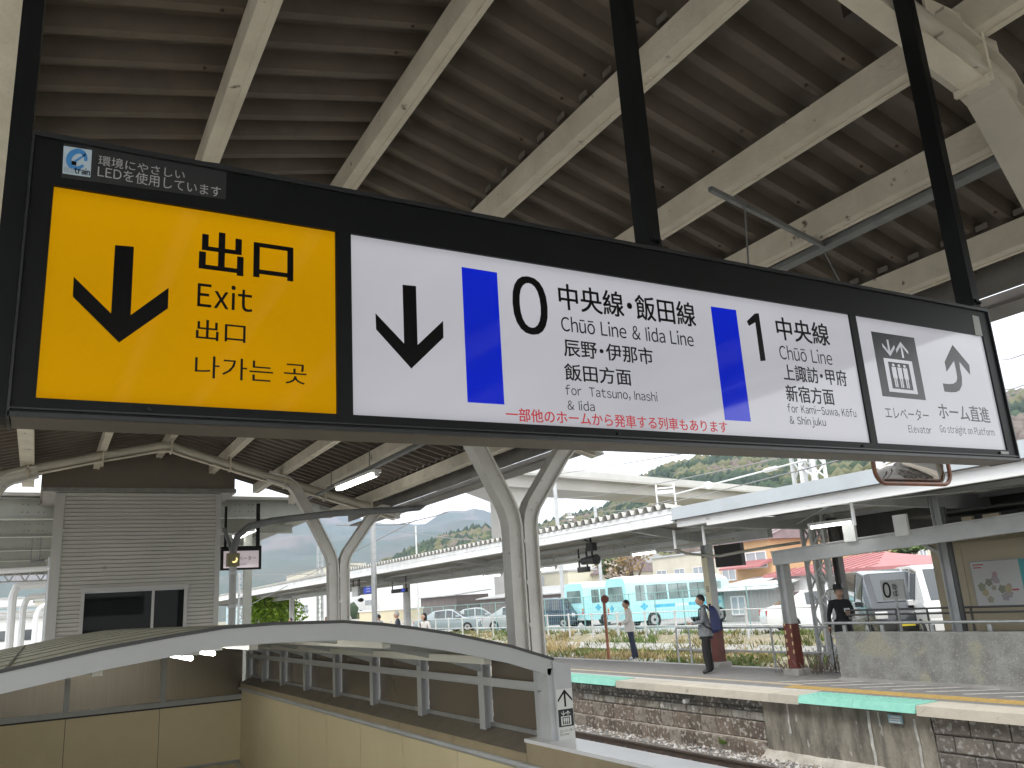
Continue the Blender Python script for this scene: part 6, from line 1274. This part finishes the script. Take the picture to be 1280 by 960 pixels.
cr = [M('hill tree green', (.045, .072, .03), (.033, .055, .025), .3, .95), M('hill tree dark', (.03, .05, .03), rough=.95), M('hill tree olive', (.12, .12, .055), rough=.95), M('hill tree bare', (.15, .12, .10), rough=.95), M('hill tree ochre', (.17, .15, .07), rough=.95)]
ib = bmesh.new(); bmesh.ops.create_icosphere(ib, subdivisions=1, radius=1); IV = [v.co.copy() for v in ib.verts]; IF = [tuple(v.index for v in f.verts) for f in ib.faces]; ib.free()
m = MB(); cnt = 0
for i in range(34000):
    u, v = R.random()*220, R.random()*14; i0, k0 = int(u), int(v); p = Vector(G[i0][k0]).lerp(Vector(G[min(i0+1, 220)][k0]), u-i0).lerp(Vector(G[i0][k0+1]), v-k0)
    az = math.degrees(math.atan2(p.x, p.y))
    if az < 19 or az > 66: continue
    c = noise.noise(p/38)+R.uniform(-.28, .28); d = noise.noise(p/70+Vector((5, 5, 5)))
    m.cur = 3 if c > .34 and d > .0 else 4 if c > .42 else 2 if c > .05 else 1 if c < -.22 else 0
    h = R.uniform(1.8, 3.8); w = h*R.uniform(.75, 1.1)*(.7 if m.cur == 1 else 1); n = len(m.v); an = R.random()*6
    for q in IV: k = 1+.35*math.sin(q.x*5+an)*math.cos(q.y*4+an*2); m.v.append((p.x+q.x*w*k, p.y+q.y*w*k, p.z+h*.5+q.z*h*(1.25 if m.cur == 1 else 1)*k))
    m.f += [tuple(n+x for x in f) for f in IF]; m.m += [m.cur]*len(IF); cnt += 1
ht = m.build('hillside_trees', cr, stuff=True, fix=False); ht.data.polygons.foreach_set('use_smooth', [True]*len(ht.data.polygons))

# ------------------------------------------------------------------ masts, wires
def mast(px, yb, yt, D, r, label, mat=None, name='mast', arms=()):
    b, t = at(px, yb, D=D), at(px, yt, D=D); q = root(name, (b.x, b.y, 0), label, 'mast'); m = MB(); m.tube([(b.x, b.y, 0), (b.x, b.y, t.z)], r, 8); m.build('pole', mat or fw, q)
    for z, l in arms: m = MB(); m.tube([(b.x, b.y, t.z-z), (b.x-l, b.y, t.z-z-.2)], r*.4, 6); m.build('arm', galv, q)
    return q
mast(697, 655, 568, 60, .14, 'tall grey pole rising behind the far canopy right of the nearest Y-shaped column', greyst, arms=((5.2, 1.0),))
mast(467, 700, 645, 30, .10, 'pale pipe mast with an insulator right of the second Y-shaped column', galv); mast(521, 700, 657, 55, .06, 'thin white pole in front of the blue mountains', fw); mast(745, 650, 632, 60, .12, 'short pale pole with dark box above the ribbed roof', greyst)
a = at(1018, 600, D=20); lattice(a.x, a.y, -.4, at(1018, 566, D=20).z+1.5, .18, 'pale lattice mast rising above the blue grey canopy below the long sign', whitep, 22, leg=.03)
m = MB(); a = at(300, 740, D=30)
for px, D, lab in ((400, 60, 'distant thin lattice tower left of the second Y-shaped column'), (302, 55, 'distant lattice tower right of the downpipe')):
    a = at(px, 740, D=D); t = at(px, 672 if px == 400 else 716, D=D); lattice(a.x, a.y, 0, t.z, .16, lab, galv, 24, leg=.025)
wi = M('wire grey', (.22, .22, .22), rough=.6)
WR = [((300, 718), (440, 716), 55, 55), ((200, 800), (520, 650), 90, 30), ((430, 655), (842, 690), 60, 30), ((656, 625), (1130, 540), 60, 14), ((640, 590), (860, 566), 60, 18), ((655, 660), (840, 625), 70, 30), ((735, 640), (1110, 560), 50, 12), ((1236, 382), (1300, 345), 20, 14), ((1250, 450), (1300, 432), 20, 14), ((1255, 487), (1300, 470), 20, 14), ((1000, 610), (1250, 540), 30, 16), ((420, 656), (508, 655), 30, 30), ((500, 655), (560, 640), 30, 28), ((690, 650), (842, 610), 80, 60), ((300, 735), (430, 700), 60, 45)]
WL = ['level wire at left between the lattice tower and the second Y-shaped column', 'long wire climbing from the lower left yard behind the second Y-shaped column', 'wire sagging along the ribbed far canopy roof from left', 'wire climbing from the nearest Y-shaped column to the sign underside', 'highest wire in the white sky right of the nearest Y-shaped column', 'wire above the ribbed roof edge left of the blue grey canopy', 'wire rising over the signal frame toward the long sign', 'topmost wire in the white sky right of the sign', 'middle wire right of the sign above the green hill', 'lowest wire right of the sign touching the hilltop', 'wire just above the blue grey canopy fascia', 'short level wire beside the insulator mast', 'short wire before the blue mountain under the canopy corner', 'thin wire in front of the viaduct parapet', 'wire in front of the blue mountain right of the lift sign']
for i, (a, b, D0, D1) in enumerate(WR):
    A, B = at(*a, D=D0), at(*b, D=D1); mid = (A+B)/2-UZ*(A-B).length*.008; m = MB(); m.tube([A, A.lerp(mid, .5)-UZ*.02, mid, B.lerp(mid, .5)-UZ*.02, B], .012 if min(D0, D1) < 25 else .02, 5)
    m.build('overhead_wire', wi, None, label=WL[i], cat='wire', group='overhead railway wires')
ins = root('strain_wire', at(900, 605, D=22), 'thick pale wire with a white ball insulator rising above the blue grey canopy', 'wire'); A, B = at(842, 618, D=26), at(1008, 575, D=17); m = MB(); m.tube([A, B], .02, 6); m.build('wire', whitep, ins)
c = A.lerp(B, .36); m = MB(); m.blob(tuple(c), .11, .11, .11, 1, 0, 2); m.build('insulator', whitep, ins, smooth=True); d = (B-A).normalized(); m = MB()
for k in range(9): m.disc(A.lerp(B, .78)+d*k*.07, .05, d, .03, 10)
m.build('insulator_discs', whitep, ins)
pi = root('pantograph_insulator', at(712, 642, D=40), 'small white stacked insulator above the ribbed roof right of the nearest Y-shaped column', 'insulator'); c = at(712, 642, D=40); m = MB()
for k, r_ in enumerate((.08, .2, .1, .26, .1)): m.disc(c+UZ*(k*.12-.3), r_, (0, 0, 1), .08, 10)
m.build('stack', whitep, pi)
for px, py, D, lab in ((833, 612, 34, 'white boxy signal frame on the canopy roof edge before the viaduct'), ):
    a, b = at(821, 620, D=D), at(842, 606, D=D); q = root('signal_frame', a, lab, 'frame'); m = MB()
    for x in (0, 1): m.bar(a.lerp(Vector((b.x, b.y, a.z)), x)-UZ*.5, a.lerp(Vector((b.x, b.y, a.z)), x)+UZ*.45, .05, .05)
    m.bar(a+UZ*.3, Vector((b.x, b.y, a.z+.3)), .05, .05); m.bar(a+UZ*.12, Vector((b.x, b.y, a.z+.12)), .3, .14); m.build('bars', whitep, q)

# ------------------------------------------------------------------ yard at far left
bw_ = M('bright white pipe', (.78, .79, .80), rough=.4)
for i, (x0, x1, yt, yb, D, lab) in enumerate(((15, 52, 731, 768, 34, 'nearest and largest white bent pipe gantry in the left yard'), (28, 52, 745, 774, 42, 'middle white bent pipe gantry in the left yard'), (44, 53, 756, 780, 52, 'smallest white bent pipe gantry in the left yard'))):
    q = root('pipe_gantry', at(x0, yb, D=D), lab, 'gantry', 'white bent pipe gantries'); A, B, C_ = at(x0, yb, D=D), at(x0+1, yt+14, D=D), at(x0+12, yt+1, D=D); E_ = at(x1+20, yt-2, D=D)
    m = MB(); m.tube([(A.x, A.y, 0), B, B.lerp(C_, .5)+UZ*.18+(B-C_)*.12, C_, E_], .13, 8); m.build('pipe', bw_, q, smooth=True)
q = root('truss_gantry', at(20, 720, D=30), 'white truss gantry beam crossing the left yard above the pipe gantries', 'gantry'); A, B = at(-30, 716, D=30), at(70, 710, D=30); C_, D_ = at(-30, 729, D=30), at(70, 725, D=30); m = MB(); m.tube([A, B], .08, 8); m.build('top_chord', bw_, q); m = MB(); m.tube([C_, D_], .025, 6)
for k in range(10): m.tube([(A if k % 2 else C_).lerp(B if k % 2 else D_, k/10), (C_ if k % 2 else A).lerp(D_ if k % 2 else B, (k+1)/10)], .02, 5)
m.build('bracing', galv, q); m = MB(); a = at(57, 790, D=30); m.tube([(a.x, a.y, 0), (a.x, a.y, at(57, 697, D=30).z)], .09, 8); m.build('post', galv, q)
m = MB(); A, B = at(38, 703, D=24), at(56, 701, D=24); m.tube([A, B], .05, 6); m.tube([A, A+UZ*.6], .01, 5); m.tube([A.lerp(B, .6), A.lerp(B, .6)+UZ*.6], .01, 5); m.build('hanging_insulator_bar', galvd, None, label='grey insulator bar hung from wires in the gap left of the lift shaft', cat='insulator')
for i, (az, D, w, h, dpt, lab, mt) in enumerate(((-1.2, 95, 9, 3.2, 8, 'low white building far off at the bottom of the left yard', whw), (.5, 120, 12, 4.2, 9, 'pale flat roofed building behind the low white building in the left yard', whw), (-3, 150, 22, 5.5, 10, 'wide pale factory at the far end of the left yard', lbw), (2.2, 170, 14, 7, 10, 'taller distant pale block left of the lift shaft', crw), (-.8, 210, 16, 9, 10, 'farthest pale block of the left yard', whw))):
    x, y = math.sin(math.radians(az))*D, math.cos(math.radians(az))*D; q = root('building', (x, y, -1), lab, 'building', 'distant buildings of the left yard'); m = MB(); m.box(x-w/2, x+w/2, y, y+dpt, -1.2, h); m.build('wall', mt, q); m = MB(); m.box(x-w/2-.3, x+w/2+.3, y-.3, y+dpt+.3, h, h+.3); m.build('roof', grr, q)
    for k in range(4): m = MB(); xx = x-w/2+w*(k+.3)/4; m.box(xx, xx+w*.12, y-.06, y-.002, h*.35, h*.65); m.build('window', autog, q)
for k in range(5):
    x0 = -6.5-k*4.2; m = MB()
    for s_ in (-.53, .53): m.box(x0+s_-.03, x0+s_+.03, 5, 300, -1.1, -.95)
    m.build('rail_pair', railt, None, label='%s pair of yard rails, counted outward from the near platform at far left' % ['first', 'second', 'third', 'fourth', 'fifth'][k], cat='track', group='yard tracks at far left')
# ------------------------------------------------------------------ air
for mm in (): pass
m = MB(); m.box(-3000, 4200, -300, 4400, -3.5, 760)
hz_ = bpy.data.materials.new('haze'); hz_.use_nodes = True; n = hz_.node_tree.nodes; L = hz_.node_tree.links; n.remove(n['Principled BSDF']); pv = n.new('ShaderNodeVolumePrincipled'); pv.inputs['Color'].default_value = (.60, .76, 1.0, 1); pv.inputs['Density'].default_value = .00017; pv.inputs['Anisotropy'].default_value = .2
L.new(pv.outputs[0], n['Material Output'].inputs['Volume'])
HAZE = m.build('haze', hz_, None, stuff=True)
SC.cycles.volume_bounces = 0; SC.cycles.volume_step_rate = 1
